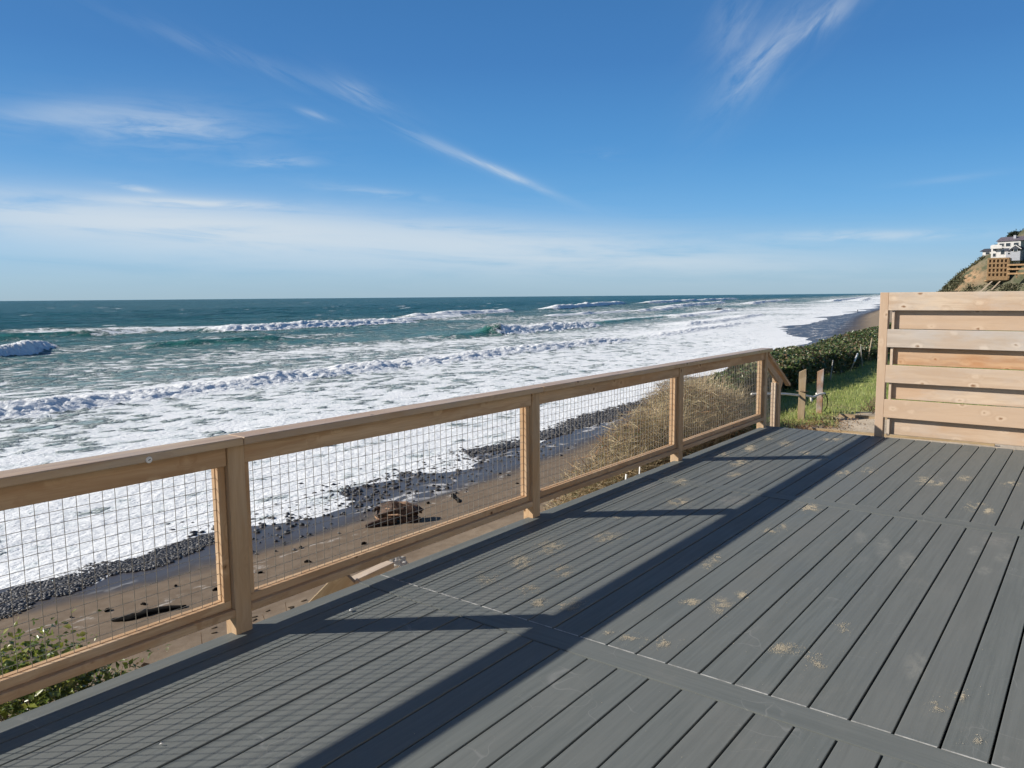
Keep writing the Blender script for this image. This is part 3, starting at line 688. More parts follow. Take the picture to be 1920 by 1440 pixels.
# spilled sand: loose grains in patches
def spilled_sand():
    # x, y, then the two half axes of each patch on the deck
    spots = [(-2.758, 3.311, 0.062, 0.046, 0.079, -0.096), (-2.753, 3.631, 0.057, 0.042, 0.092, -0.122), (-2.767, 3.975, 0.07, 0.051, 0.079, -0.114), (-2.466, 3.652, 0.051, 0.037, 0.049, -0.072), (-2.449, 3.309, 0.044, 0.032, 0.038, -0.052), (-2.553, 3.21, 0.024, 0.018, 0.024, -0.03), (-2.298, 3.192, 0.034, 0.025, 0.027, -0.038), (-2.135, 3.348, 0.034, 0.025, 0.026, -0.04), (-2.142, 3.239, 0.056, 0.042, 0.025, -0.038), (-2.589, 4.371, 0.082, 0.06, 0.058, -0.098), (-2.768, 4.823, 0.032, 0.023, 0.028, -0.049), (-2.588, 5.469, 0.079, 0.057, 0.045, -0.095), (-2.864, 6.099, 0.056, 0.04, 0.055, -0.117), (-2.598, 6.621, 0.045, 0.032, 0.033, -0.083), (-2.735, 7.12, 0.076, 0.054, 0.059, -0.15), (-3.025, 7.432, 0.059, 0.042, 0.051, -0.125), (-2.923, 7.901, 0.046, 0.032, 0.068, -0.182), (-1.715, 3.097, 0.041, 0.03, 0.028, -0.05), (-1.585, 3.135, 0.073, 0.055, 0.021, -0.042), (-1.812, 3.097, 0.021, 0.015, 0.01, -0.017), (-1.825, 4.275, 0.03, 0.022, 0.031, -0.072), (-1.826, 4.412, 0.018, 0.013, 0.026, -0.061), (-1.507, 3.725, 0.045, 0.033, 0.04, -0.097), (-1.471, 3.93, 0.027, 0.02, 0.018, -0.048), (-1.749, 5.141, 0.039, 0.029, 0.027, -0.078), (-1.709, 5.312, 0.02, 0.015, 0.021, -0.062), (-1.653, 3.675, 0.038, 0.028, 0.02, -0.044), (-1.09, 3.43, 0.045, 0.034, 0.016, -0.05), (-0.985, 3.452, 0.036, 0.026, 0.014, -0.045), (-0.921, 3.367, 0.034, 0.026, 0.017, -0.058), (-0.935, 3.824, 0.031, 0.023, 0.014, -0.052), (-1.814, 7.252, 0.045, 0.032, 0.028, -0.108), (-1.651, 7.492, 0.052, 0.037, 0.026, -0.113), (-1.161, 7.362, 0.068, 0.049, 0.029, -0.174), (-1.059, 7.318, 0.036, 0.026, 0.016, -0.103), (-0.904, 7.652, 0.05, 0.036, 0.014, -0.11), (-0.562, 7.659, 0.054, 0.039, 0.008, -0.09), (-0.707, 6.674, 0.054, 0.039, 0.016, -0.139), (-0.622, 6.585, 0.032, 0.023, 0.009, -0.081), (-2.368, 8.917, 0.096, 0.068, 0.037, -0.137), (-2.7, 8.362, 0.055, 0.039, 0.065, -0.198), (-2.966, 8.564, 0.049, 0.034, 0.037, -0.106), (-2.938, 7.891, 0.053, 0.038, 0.052, -0.137), (-2.372, 7.971, 0.037, 0.026, 0.027, -0.09), (-2.131, 7.801, 0.042, 0.03, 0.03, -0.106), (-2.736, 7.169, 0.049, 0.035, 0.059, -0.152), (-1.7, 5.893, 0.049, 0.035, 0.029, -0.099), (-0.434, 3.296, 0.031, 0.023, 0.007, -0.044), (-0.378, 3.423, 0.017, 0.013, 0.006, -0.047), (-0.296, 3.109, 0.028, 0.021, 0.004, -0.032)]
    o8 = np.array([(1, .2, 0), (-1, .1, 0), (.1, 1, 0), (0, -1, 0), (0, 0, .9)], float)
    f8 = np.array([(0, 2, 4), (2, 1, 4), (1, 3, 4), (3, 0, 4)])
    PP = []
    for i, (x, y, ax, ay, bx, by) in enumerate(spots):
        area = abs(ax * by - ay * bx); dens = (.35, 1.0, .65, .85, .5)[i % 5]
        n = min(4200, int(560000 * area * dens) + 120)
        q = RNG.normal(0, .55, (n, 2))
        p = np.stack([x + q[:, 0] * ax + q[:, 1] * bx, y + q[:, 0] * ay + q[:, 1] * by], -1)
        nz = fbm(p[:, 0] * 26, p[:, 1] * 20, 4, 5)
        p = p[nz > .40 + .2 * RNG.random(n)]
        PP.append(p)
    p = RNG.uniform((-3.2, .9), (.2, 9.3), (900, 2)); PP.append(p)
    P = np.concatenate(PP)
    ph = (P[:, 0] - GAP0) / PITCH; ph = np.abs(ph - np.round(ph)) * PITCH
    P = P[(ph > .008) & (P[:, 0] > -3.28) & (P[:, 1] < 9.37)]
    n = len(P); sz = .0008 + .0013 * RNG.random(n) ** 2.5
    v = o8[None] * sz[:, None, None] * (.7 + .6 * RNG.random((n, 5, 1)))
    v[..., 0] += P[:, None, 0]; v[..., 1] += P[:, None, 1]; v[..., 2] += .0021
    F = (f8[None] + (np.arange(n) * 5)[:, None, None]).reshape(-1, 3)
    tag(np_mesh('sand', v.reshape(-1, 3), F, M['grain']), 'patches of pale sand tracked over the grey deck boards', 'sand', None, 'stuff')
spilled_sand(); tick('spilled_sand()')
def scrap(x, y, s, label, seed):
    bm = bmesh.new(); blob_chain(bm, [(-s, 0, .004), (-s * .3, s * .2, .006), (s * .3, 0, .006), (s, -s * .3, .003)], [s * .2, s * .4, s * .35, s * .1], 7, .3, .3, seed)
    o = bm_obj('shell_chip', bm, M['white_plastic'], None, True); o.location = (x, y, .003); o.rotation_euler = (0, 0, seed)
    tag(o, label, 'shell')
scrap(-3.02, 2.52, .014, 'small white shell chip in the railing shadow on the deck', 2)
scrap(-2.64, 1.30, .007, 'tiny white shell chip on the deck boards at lower left', 4)

# ------------------------------------------------------------------ railing
PX = -3.295; PW = .089; CAPB, CAPT = .931, .969
def wire_panel(root, y0, y1, z0, z1, x, slope=0.0, ytop=None):
    bm = bmesh.new(); s = .0522; r = .0016
    def bar(p, q):
        p = Vector(p); q = Vector(q); d = (q - p); L = d.length; d.normalize()
        a = d.cross(Vector((1, 0, 0))).normalized() if abs(d.x) < .9 else Vector((0, 0, 1)); b = d.cross(a)
        vs = [[bm.verts.new(e + a * r * math.cos(t) + b * r * math.sin(t)) for t in (.6, 2.17, 3.74, 5.31)] for e in (p, q)]
        for k in range(4): bm.faces.new((vs[0][k], vs[0][(k + 1) % 4], vs[1][(k + 1) % 4], vs[1][k]))
    y = y0 + .02; rr = random.Random(int(y0 * 10))
    while y < y1:
        j = rr.uniform(-.0012, .0012)
        bar((x, y + j, z0), (x, y - j, (z1 if not slope else z1 + slope * (y - y0)))); y += s
    z = z0 + .022
    while z < z1:
        ye = y1 if not slope else min(y1, y0 + (z - z1) / slope)
        if ye > y0 + .02: bar((x + .0032, y0, z), (x + .0032, ye, z))
        z += s
    p = bm_obj('mesh_panel', bm, M['wire'], root)
    return p
def build_railing():
    root = tag(empty('railing', (PX, 0, 0)), 'timber deck railing with square wire mesh panels facing the surf', 'railing')
    base = Vector((PX, 0, 0))
    def L(name, size, c, mat, axis, parent=None, rot=None, bevel=.003):
        return lumber(name, size, Vector(c) - base, mat, parent or root, axis, rot, bevel)
    P = [-2.842, -.398, 2.046, 4.485, 6.905, 9.262]     # post centres
    for i, y in enumerate(P):
        L('post', (CAPB + .55, PW, PW), (PX, y, CAPB / 2 - .275 - .0006), M['cedar_post'], 'Z')
    # cap boards, butted over the posts
    cap = [(-3.0, P[2] + .012), (P[2] + .015, P[3] + .028), (P[3] + .031, 9.325)]
    for a, b in cap:
        c = L('cap_board', (b - a, .140, CAPT - CAPB), (-3.270, (a + b) / 2, (CAPT + CAPB) / 2 + .0003), M['cap'], 'Y', bevel=.004)
    for y0, y1 in zip(P, P[1:]):
        a, b = y0 + PW / 2 + .001, y1 - PW / 2 - .001; m = (a + b) / 2; n = b - a
        L('top_rail', (n - .003, .038, .098), (-3.279, m, CAPB - .0495), M['cedar'], 'Y')
        L('bottom_rail', (n, .0885, .038), (PX, m, .108), M['cedar'], 'Y')
        mp = wire_panel(root, a + .004, b - .004, .13, .90, 0)
        mp.location = Vector((-3.3055, 0, 0)) - base
        mb = Vector((-3.3055, 0, 0))
        def S(size, c, axis): lumber('stop', size, Vector(c) - mb, M['cedar'], mp, axis, None, .002)
        for (xc, t) in ((-3.3225, .028), (-3.2905, .0225)):
            S((n - .002, t, .040), (xc, m, .1475), 'Y')
            for yy in (a + .0195, b - .0195):
                S((.6655 + .001, .037, t), (xc, yy, .1685 + .333), 'Z')
    # stair flight rail
    y5 = 9.775; slope = -.56; ang = math.atan(slope)
    L('post', (1.38, PW, PW), (PX, y5, -.125), M['cedar_post'], 'Z')
    rot = Matrix.Rotation(ang, 4, 'X') @ Matrix.Rotation(R(90), 4, 'Z')
    ya, yb = 9.235, 10.07; ym = (ya + yb) / 2
    zc = .945 + slope * (ym - 9.21)
    L('stair_cap', ((yb - ya) / math.cos(ang), .058, .036), (-3.266, ym + .075, zc - .025), M['cedar'], 'Y', None, rot)
    a, b = P[-1] + PW / 2 + .001, y5 - PW / 2 - .001
    m = (a + b) / 2
    L('stair_rail', ((b - a + .20) / math.cos(ang), .038, .088), (-3.2745, m + .05, .945 + slope * (m + .05 - 9.21) - .095), M['cedar'], 'Y', None, rot)
    L('stair_rail', ((b - a + .02) / math.cos(ang), .06, .04), (PX, m, .945 + slope * (m - 9.21) - .86), M['cedar'], 'Y', None, rot)
    mp = wire_panel(root, a + .004, b - .004, -.18, .945 + slope * (a - 9.21) - .06, 0, slope)
    mp.location = Vector((-3.3055, 0, 0)) - base
    mb = Vector((-3.3055, 0, 0))
    for (xc, t) in ((-3.3225, .028), (-3.2905, .0225)):
        lumber('stop', (.58, .037, t), Vector((xc, b - .0195, .215)) - mb, M['pine'], mp, 'Z', None, .002)
    # white tag stapled on the cap edge
    bm = bmesh.new(); bmesh.ops.create_cone(bm, cap_ends=True, segments=24, radius1=.0145, radius2=.0125, depth=.004)
    bmesh.ops.transform(bm, matrix=Matrix.Rotation(R(90), 4, 'Y'), verts=bm.verts[:])
    t = bm_obj('round_tag', bm, M['white_plastic'], root); t.location = Vector((-3.197, 1.60, .941)) - base
    bm = bmesh.new(); add_box(bm, (.001, .011, .003), (0, 0, 0), Matrix.Rotation(R(20), 3, 'X'))
    s = bm_obj('staple', bm, M['black'], t); s.location = (.003, 0, .001)
    # splinters and sawdust left at the post feet stay out: too small
build_railing(); tick('build_railing()')

# ------------------------------------------------------------------ privacy screen
def build_screen():
    x0 = -2.045; root = tag(empty('privacy_screen', (x0, 9.45, 0)), 'pale new timber privacy screen of staggered horizontal boards', 'screen')
    L = lambda name, size, c, axis, mat=M['pine'], bevel=.003: lumber(name, size, Vector(c) - Vector((x0, 9.45, 0)), mat, root, axis, None, bevel)
    L('post', (2.05, .089, .089), (-2.0, 9.47, .605), 'Z')
    L('post', (2.05, .089, .089), (.42, 9.47, .605), 'Z')
    XL, XR = -1.9545, .374; n = XR - XL; m = (XL + XR) / 2
    # nailers between front and back boards
    for xx in (-1.905, .35):
        L('nailer', (1.62, .038, .028), (xx - .0, 9.47, .82), 'Z')
    zs = [(1.630, 1.430), (1.220, 1.018), (.817, .617), (.427, .218)]
    for i, (t, b) in enumerate(zs):
        o = L('front_board', (n, .026, t - b), (m, 9.4375 - .0005, (t + b) / 2), 'X', M['pine_grey'] if i == 1 else M['pine'])
        if i == 1: o['label'] = 'greyer front board with pale knots'
    zb = [(1.428, 1.222), (1.016, .82), (.615, .43), (.216, .022)]
    for i, (t, b) in enumerate(zb):
        o = L('back_board', (n - .06, .026, t - b - .0), (m + .02, 9.5035, (t + b) / 2), 'X', M['pine_red'] if i == 1 else M['pine'])
        if i == 1: o['label'] = 'orange-brown streaked back board'
    L('ledger', (n, .04, .05), (m, 9.52, -.06), 'X', M['oldwood'])
build_screen(); tick('build_screen()')

# ------------------------------------------------------------------ foliage generators
def leaves(name, C, size, mat, parent=None, up=.3, aspect=.55, seed=0):
    """one leaf-shaped quad pair per centre"""
    rg = np.random.default_rng(seed); n = len(C)
    d = rg.normal(0, 1, (n, 3)); d[:, 2] *= .6; d /= np.linalg.norm(d, axis=1, keepdims=True)
    nn = rg.normal(0, 1, (n, 3)) + (0, 0, up * 3); s = np.cross(d, nn); s /= np.linalg.norm(s, axis=1, keepdims=True) + 1e-9
    nrm = np.cross(s, d)
    L = size * (.6 + .8 * rg.random((n, 1))); W = L * aspect
    fold = nrm * W * .22
    v = np.stack([C - d * L * .5, C + s * W * .5 - d * L * .08 + fold, C + d * L * .5, C - s * W * .5 - d * L * .08 + fold], 1)
    F = np.arange(n * 4).reshape(n, 4)
    F3 = np.concatenate([F[:, [0, 1, 2]], F[:, [0, 2, 3]]])
    return np_mesh(name, v.reshape(-1, 3), F3, mat, parent, False)
def blades(name, B, length, width, mat, parent=None, lean=.5, seed=0, droop=.35):
    rg = np.random.default_rng(seed); n = len(B)
    a = rg.random(n) * 6.283; d = np.stack([np.cos(a), np.sin(a), np.zeros(n)], -1); s = np.stack([-np.sin(a), np.cos(a), np.zeros(n)], -1)
    L = (np.asarray(length) * (.5 + .9 * rg.random(n)))[:, None]; ln = (lean * rg.random(n) ** .8)[:, None]
    W = width * (.6 + .8 * rg.random((n, 1)))
    up = np.array([0, 0, 1.0])
    p1 = B + L * .5 * (up * (1 - .2 * ln) + d * ln * .5)
    p2 = p1 + L * .5 * (up * (1 - ln * (1 + droop)) + d * (ln * 1.2 + .08))
    v = np.stack([B - s * W * .5, B + s * W * .5, p1 + s * W * .42, p1 - s * W * .42, p2 + s * W * .06, p2 - s * W * .06], 1)
    i = (np.arange(n) * 6)[:, None]
    F = np.concatenate([i + np.array([0, 1, 2, 3]), i + np.array([3, 2, 4, 5])])
    return np_mesh(name, v.reshape(-1, 3), F, mat, parent, False)
def twigs(name, base, n, length, spread, mat, parent, seed, r=.004):
    rg = random.Random(seed); bm = bmesh.new()
    for b in base:
        for _ in range(n):
            p = Vector(b) + Vector((rg.uniform(-1, 1), rg.uniform(-1, 1), 0)) * spread * .5
            d = Vector((rg.uniform(-1, 1), rg.uniform(-1, 1), rg.uniform(.6, 1.6))).normalized()
            L = length * rg.uniform(.5, 1.2); q = p + d * L * .5 + Vector((rg.uniform(-1, 1), rg.uniform(-1, 1), 0)) * L * .1
            e = q + (d + Vector((rg.uniform(-1, 1), rg.uniform(-1, 1), rg.uniform(-.6, .4))) * .6).normalized() * L * .5
            tube(bm, [p, q, e], [r, r * .8, r * .4], 5)
    return bm_obj(name, bm, mat, parent, True)

# hedge along the bluff edge
def hedge_top(y): return np.interp(y, [11.5, 13, 16, 18.6, 21, 23, 26, 29, 45], [.05, .20, .22, .26, .22, .17, .27, .36, .5])
def build_hedge():
    root = tag(empty('hedge', (-6.1, 12, -.35)), 'dense dark hedge with reddish leaves along the bluff edge', 'hedge')
    n = 62000
    y = 11.6 + (46 - 11.6) * RNG.random(n) ** 1.7; t = RNG.random(n)
    fx = np.interp(y, [11.5, 13, 17, 24, 46], [-4.75, -4.9, -5.0, -5.2, -5.6]); wd = np.interp(y, [11.5, 13.5, 17, 22], [.35, .9, 1.4, 2.0]); bx = fx - wd
    zt = hedge_top(y) + (fbm(y * 1.3, y * 0, 4, 5) - .5) * .22
    side = RNG.random(n)
    x = np.where(side < .45, fx - np.abs(RNG.normal(0, .13, n)), fx - wd * RNG.random(n))
    x += (fbm(y * 1.7, x * 1.7 + 3, 3, 15) - .5) * .35
    zb = terrain_z(x, y)
    prof = 1 - .35 * ((x - (fx + bx) / 2) / (wd / 2)).clip(-1.1, 1.1) ** 4
    z = np.where(side < .45, zb + (zt - zb) * (.08 + .92 * RNG.random(n)), zb + (zt - zb) * prof - np.abs(RNG.normal(0, .10, n)))
    z += (fbm(x * 2.6, y * 2.6, 3, 25) - .5) * .14
    C = np.stack([x, y, z], -1) - np.array([-6.1, 12, -.35])
    leaves('foliage', C, .085, M['hedge_leaf'], root, .35, .6, 3)
    base = [(np.interp(yy, [11.5, 17, 46], [-5.1, -5.4, -6.0]) + 6.1 - random.random() * .8, yy - 12, tz(-5.5, yy) + .3) for yy in np.arange(12, 40, .3)]
    tag(twigs('stems', base, 4, .6, .8, M['twig'], root, 6, .007), kind='stuff')
    sb = [(x, y, z) for (x, y, z) in [(-6.0 + 6.1, yy - 12, float(hedge_top(yy)) + .22) for yy in (18.2, 17.1, 21.4, 25)]]
    for i, b in enumerate(sb): twigs('sprig', [b], 2, .22, .05, M['twig'], root, 9 + i, .006)
build_hedge(); tick('build_hedge()')

# lawn blades
def build_lawn():
    n = 60000; y = 10.0 + 17 * RNG.random(n) ** 1.6; x = -5.3 + 5.3 * RNG.random(n)
    pth = (x > -3.55 + (fbm(x * 1.5, y * 1.5, 3, 71) - .5) * -.9 + .3) & (y < 13.5 + np.clip((x + 3.2) / 2, 0, 1) * 2.2 - (fbm(x * 1.5, y * 1.5, 3, 72) - .5))
    k = ~pth & (RNG.random(n) < .55 + .6 * fbm(x * 1.2, y * 1.2, 3, 6)); x, y = x[k], y[k]
    B = np.stack([x, y, terrain_z(x, y) - .005], -1)
    tag(blades('grass', B, .055 + .05 * fbm(x, y, 3, 8), .007, M['grass_blade'], None, .8, 5), 'short green grass of the lawn between hedge and path', 'grass', None, 'stuff')
    n = 3500; y = RNG.uniform(5.4, 10.2, n); x = RNG.uniform(-4.3, -3.32, n)
    k = fbm(x * 1.4, y * 1.4, 3, 44) > .47 - .04 * (y - 7); x, y = x[k], y[k]
    B = np.stack([x, y, terrain_z(x, y) - .005], -1)
    tag(blades('grass', B, .12, .009, M['grass_blade'], None, .9, 6), 'tufts of green grass under the railing at the deck edge', 'grass', None, 'stuff')
build_lawn(); tick('build_lawn()')

# straw-coloured bush outside the far railing
def build_dry():
    def mound(cx, cy, rx, ry, top, n, seed, label, L=.5):
        rg = np.random.default_rng(seed)
        a = rg.random(n) * 6.283; r = np.sqrt(rg.random(n))
        x = cx + rx * r * np.cos(a); y = cy + ry * r * np.sin(a); z0 = terrain_z(x, y)
        zt = z0 + (top - z0) * np.sqrt(np.clip(1 - .9 * r ** 2, 0, 1)) + (fbm(x * 4, y * 4, 3, seed) - .5) * .2
        z = z0 + (zt - z0) * rg.random(n) ** .6 * .8
        root = tag(empty('dry_grass_bush', (cx, cy, float(tz(cx, cy)))), label, 'bush', 'dry bushes outside the railing')
        o = np.array([cx, cy, tz(cx, cy)])
        k = n // 3; kk = slice(0, k)
        blades('straw', np.stack([x, y, z], -1)[kk] - o, L, .006, M['dry_blade'], root, .9, seed, .25)
        lift = rg.random(n) ** .6
        st = np.stack([x, y, z0 + (zt - z0) * lift + .05], -1) - o
        leaves('dry_stalks', st[k:], .26, M['dry_blade'], root, .0, .024, seed + 3)
        leaves('brown_twigs', st[:k] - (0, 0, .04), .26, M['deadleaf'], root, .0, .03, seed + 4)
        k = int(n * .5); lc = np.stack([x, y, z0 + (zt - z0) * .55 * rg.random(n)], -1)[:k] - o
        leaves('undergrowth', lc, .06, M['deadleaf'], root, .2, .5, seed)
        g = np.stack([x, y, z0 + (zt - z0) * (.3 + .6 * rg.random(n))], -1)[:int(n * .42)] - o
        leaves('foliage', g, .055, M['hedge_leaf'], root, .2, .5, seed + 1)
    mound(-4.6, 7.5, .65, .8, -.26, 3400, 51, 'low straw-coloured bush outside the third railing post', .40)
    mound(-4.65, 8.75, .75, 1.1, .14, 7000, 52, 'straw-coloured bush behind the last wire mesh panel', .42)
    mound(-4.75, 10.3, .85, 1.2, .30, 8000, 53, 'tall straw-coloured bush at the stair rail by the hedge', .42)
    mound(-5.6, 11.6, .9, 1.2, .24, 6000, 54, 'straw-coloured bush where it meets the dark hedge', .38)
    mound(-6.2, 13.0, .8, 1.5, .14, 6000, 55, 'straw-coloured bush on the seaward side of the hedge end', .34)
    # dry litter and short straw along the deck edge
    n = 13000; y = 3.95 + 5.6 * RNG.random(n); x = -3.33 - 1.1 * RNG.random(n) ** 1.3
    B = np.stack([x, y, terrain_z(x, y) - .01], -1)
    tag(blades('straw', B, .14, .007, M['dry_blade'], None, 1.3, 77, .9), 'dry straw litter on the bank under the middle railing panels', 'dry grass', None, 'stuff')
    n = 2600; y = RNG.uniform(5.6, 8.9, n); x = -3.35 - .7 * RNG.random(n); z = terrain_z(x, y) + .02 + .05 * RNG.random(n)
    tag(leaves('dead_leaves', np.stack([x, y, z], -1), .06, M['deadleaf'], None, .5, .6, 78), 'brown dead leaves heaped under the third railing panel', 'leaves', None, 'stuff')
build_dry(); tick('build_dry()')

# leafy shrub below the near railing panel
def shrub(cx, cy, rx, ry, ztop, n, seed, label, size=.05):
    z0 = tz(cx, cy); root = tag(empty('shrub', (cx, cy, z0)), label, 'shrub', 'shrubs below the near railing')
    rg = np.random.default_rng(seed)
    cl = np.stack([rg.uniform(-rx, rx, 26), rg.uniform(-ry, ry, 26)], -1)
    cz = (ztop - z0) * (1 - .55 * ((cl[:, 0] / rx) ** 2 + (cl[:, 1] / ry) ** 2) / 2) - rg.random(26) * .16
    k = rg.integers(0, 26, n)
    C = np.stack([cl[k, 0], cl[k, 1], cz[k]], -1) + rg.normal(0, 1, (n, 3)) * (.10, .10, .07)
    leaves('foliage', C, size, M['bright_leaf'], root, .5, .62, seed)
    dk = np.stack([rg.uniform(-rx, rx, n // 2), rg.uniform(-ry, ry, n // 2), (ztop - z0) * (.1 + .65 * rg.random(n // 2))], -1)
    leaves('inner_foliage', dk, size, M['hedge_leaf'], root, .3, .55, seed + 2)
    bm = bmesh.new(); r = random.Random(seed)
    for c, z in zip(cl, cz):
        b = Vector((c[0] * .35, c[1] * .6, -.05)); t = Vector((c[0], c[1], z + r.uniform(0, .10)))
        m = (b + t) / 2 + Vector((r.uniform(-1, 1), r.uniform(-1, 1), .3)) * .09
        tube(bm, [b, m, t], [.009, .006, .003], 6)
    bm_obj('stems', bm, M['twig'], root, True)
shrub(-4.15, 1.10, .45, .85, -.02, 9000, 31, 'leafy green shrub behind the near wire mesh at lower left', .036)
shrub(-3.8, 1.65, .30, .65, -.36, 5500, 34, 'low dark green shrub under the bottom rail beside the first post', .034)
def deadtwigs():
    o = twigs('dead_brambles', [(-3.5 - .35 * random.random(), y, -.95 + .3 * random.random()) for y in np.arange(.3, 2.7, .05)], 5, .55, .3, M['twig'], None, 5, .005)
    tag(o, 'tangle of bare brown bramble stems under the near bottom rail', 'brambles', None, 'stuff')
    o = leaves('dead_leaves', np.stack([RNG.uniform(-4.3, -3.4, 900), RNG.uniform(.2, 2.6, 900), -.62 - .25 * RNG.random(900)], -1), .05, M['deadleaf'], None, .4, .6, 8)
    tag(o, 'brown dead leaves beneath the shrub at lower left', 'leaves', None, 'stuff')
deadtwigs()
def ground_cover():
    n = 30000; y = RNG.uniform(-1.2, 2.6, n); x = -3.36 - 1.6 * RNG.random(n) ** 1.2
    k = RNG.random(n) < sstep(2.75, 1.9, y + (fbm(x * 3, y * 3, 3, 91) - .5) * 1.4); x, y = x[k], y[k]
    z0 = terrain_z(x, y); z = z0 + np.maximum(.12, np.interp(y, [-1, 1.6, 2.4], [-.34, -.40, -.62]) - z0 - .25 * fbm(x * 3, y * 3, 3, 95)) * RNG.random(len(x)) ** .7
    tag(leaves('ground_cover', np.stack([x, y, z], -1), .045, M['hedge_leaf'], None, .4, .6, 93), 'dark leafy undergrowth on the bank below the near railing', 'undergrowth', None, 'stuff')
ground_cover()

# ------------------------------------------------------------------ broken stair down to the beach
def beach_stair():
    root = tag(empty('beach_stair', (-4.6, 3.9, -.65)), 'weathered broken timber stair below the railing leading to the beach', 'stair')
    b = Vector((-4.6, 3.9, -.65))
    def seg(name, p, q, w, h, mat):
        p = Vector(p); q = Vector(q); d = q - p
        rot = d.to_track_quat('X', 'Z').to_matrix().to_4x4()
        lumber(name, (d.length, w, h), (p + q) / 2 - b, mat, root, 'X', rot)
    seg('stringer', (-5.2, 3.28, -1.35), (-4.5, 3.74, -.50), .045, .15, M['oldwood'])
    seg('rail_strip', (-4.9, 3.42, -1.2), (-4.45, 3.80, -.55), .04, .05, M['pine'])
    seg('handrail', (-4.6, 3.80, -.615), (-4.6, 4.27, -.585), .09, .05, M['pine'])
    for y in (3.86, 4.02, 4.22):
        seg('baluster', (-4.6, y, -1.0), (-4.6, y, -.64), .035, .035, M['oldwood'])
    seg('tread', (-4.95, 3.4, -1.0), (-4.35, 3.4, -1.0), .22, .04, M['oldwood'])
beach_stair(); tick('beach_stair()')
def sheet():
    bm = bmesh.new(); n = 9; vs = {}
    for i in range(n):
        for j in range(n):
            x = (i / (n - 1) - .5) * .22; y = (j / (n - 1) - .5) * .16
            vs[i, j] = bm.verts.new((x, y, .04 * math.sin(i * 1.7) * math.cos(j * 1.3) + .012 * random.random()))
    for i in range(n - 1):
        for j in range(n - 1): bm.faces.new((vs[i, j], vs[i + 1, j], vs[i + 1, j + 1], vs[i, j + 1]))
    bmesh.ops.solidify(bm, geom=bm.faces[:], thickness=.004)
    o = bm_obj('plastic_sheet', bm, M['white_plastic'], None, True); o.location = (-4.6, 4.40, -.62); o.rotation_euler = (0, .5, .2)
    tag(o, 'crumpled white plastic sheet on the bank beside the broken stair', 'plastic')
sheet()

# ------------------------------------------------------------------ rope posts, rope, stakes, path steps
def rope_post(x, y, zb, zt, w, mat, label, flip, lean):
    root = tag(empty('rope_post', (x, y, zb), R(12)), label, 'post', 'old posts holding the rope by the path')
    bm = bmesh.new(); h = zt - zb
    vs = add_box(bm, (w, w * .85, h + .3), (0, 0, (h - .3) / 2))
    for v in bm.verts:
        if v.co.z > h * .5: v.co.z -= .05 * (.5 - v.co.x / w * (1 if flip else -1)) ; v.co.x += lean
    bmesh.ops.subdivide_edges(bm, edges=[e for e in bm.edges if abs(e.verts[0].co.z - e.verts[1].co.z) > .3], cuts=9)
    r = random.Random(int(y * 10))
    for v in bm.verts: v.co.x += r.uniform(-.006, .006); v.co.y += r.uniform(-.006, .006)
    bmesh.ops.bevel(bm, geom=bm.edges[:], offset=.003, segments=1, affect='EDGES')
    # grain runs up the post
    me = bm_obj('shaft', bm, mat, root)
    me.data.transform(Matrix.Rotation(R(90), 4, 'Y')); me.rotation_euler = (0, R(-90), 0)
    return root
p1 = rope_post(-3.74, 12.3, -.42, .455, .102, M['oldwood'], 'grey weathered post holding the rope nearest the railing', True, .0)
p2 = rope_post(-3.70, 13.1, -.36, .395, .092, M['stainwood'], 'post with peeling red paint at the end of the rope', True, .004)
bm = bmesh.new(); tube(bm, [(.02, -.07, .52), (.09, -.02, .52), (.02, .07, .52), (-.08, 0, .52), (.02, -.07, .525)], .009, 7)
bm_obj('wire_band', bm, M['twig'], p1, True)
def rope():
    bm = bmesh.new()
    P = [(-3.98, 10.75, .20), (-3.95, 11.2, .16), (-3.86, 11.9, .09), (-3.80, 12.2, .045), (-3.72, 12.40, .02), (-3.68, 12.7, -.03), (-3.685, 13.03, -.02), (-3.63, 13.06, -.01), (-3.635, 13.15, -.015), (-3.69, 13.17, -.03), (-3.77, 13.12, -.03)]
    tube(bm, P, .017, 8)
    tube(bm, [(-3.70, 12.62, -.03), (-3.69, 12.64, -.09), (-3.70, 12.66, -.13)], [.016, .02, .008], 7)
    o = bm_obj('rope', bm, M['rope'], None, True); tag(o, 'white rope strung between the two old posts and the railing', 'rope')
    bm = bmesh.new(); tube(bm, [(-3.64, 13.2, -.03), (-3.60, 13.22, -.12), (-3.61, 13.2, -.26), (-3.66, 13.18, -.34)], .008, 6)
    o = bm_obj('cord', bm, M['black'], None, True); tag(o, 'black cord hanging from the post with peeling red paint', 'cord')
rope()
def stake(x0, y0, z0, x1, y1, z1, r, mat, label, tipped=False):
    root = tag(empty('stake', (x0, y0, z0)), label, 'stake', 'thin stakes along the hedge')
    bm = bmesh.new(); d = Vector((x1 - x0, y1 - y0, z1 - z0)); tube(bm, [-d * .25, d * .5, d], [r, r, r * .9], 8)
    bm_obj('rod', bm, mat, root, True)
    if tipped:
        bm = bmesh.new(); tube(bm, [d * .62, d * 1.01], [r * 1.5, r * 1.5], 8); bm_obj('white_sleeve', bm, M['white_plastic'], root, True)
stake(-4.87, 18.0, -.33, -4.87, 18.18, .13, .013, M['concrete'], 'thin grey stake standing in front of the hedge behind the rope posts')
stake(-4.9, 19.7, -.33, -4.9, 20.45, .12, .014, M['oldwood'], 'leaning stake with a white sleeve against the hedge', True)
stake(-4.95, 21.2, -.28, -4.95, 20.95, .28, .013, M['concrete'], 'tall thin grey stake behind the leaning one at the hedge')
stake(-5.0, 22.05, -.02, -5.0, 22.32, .42, .018, M['oldwood'], 'pale stake in the hedge nearest the wooden screen')
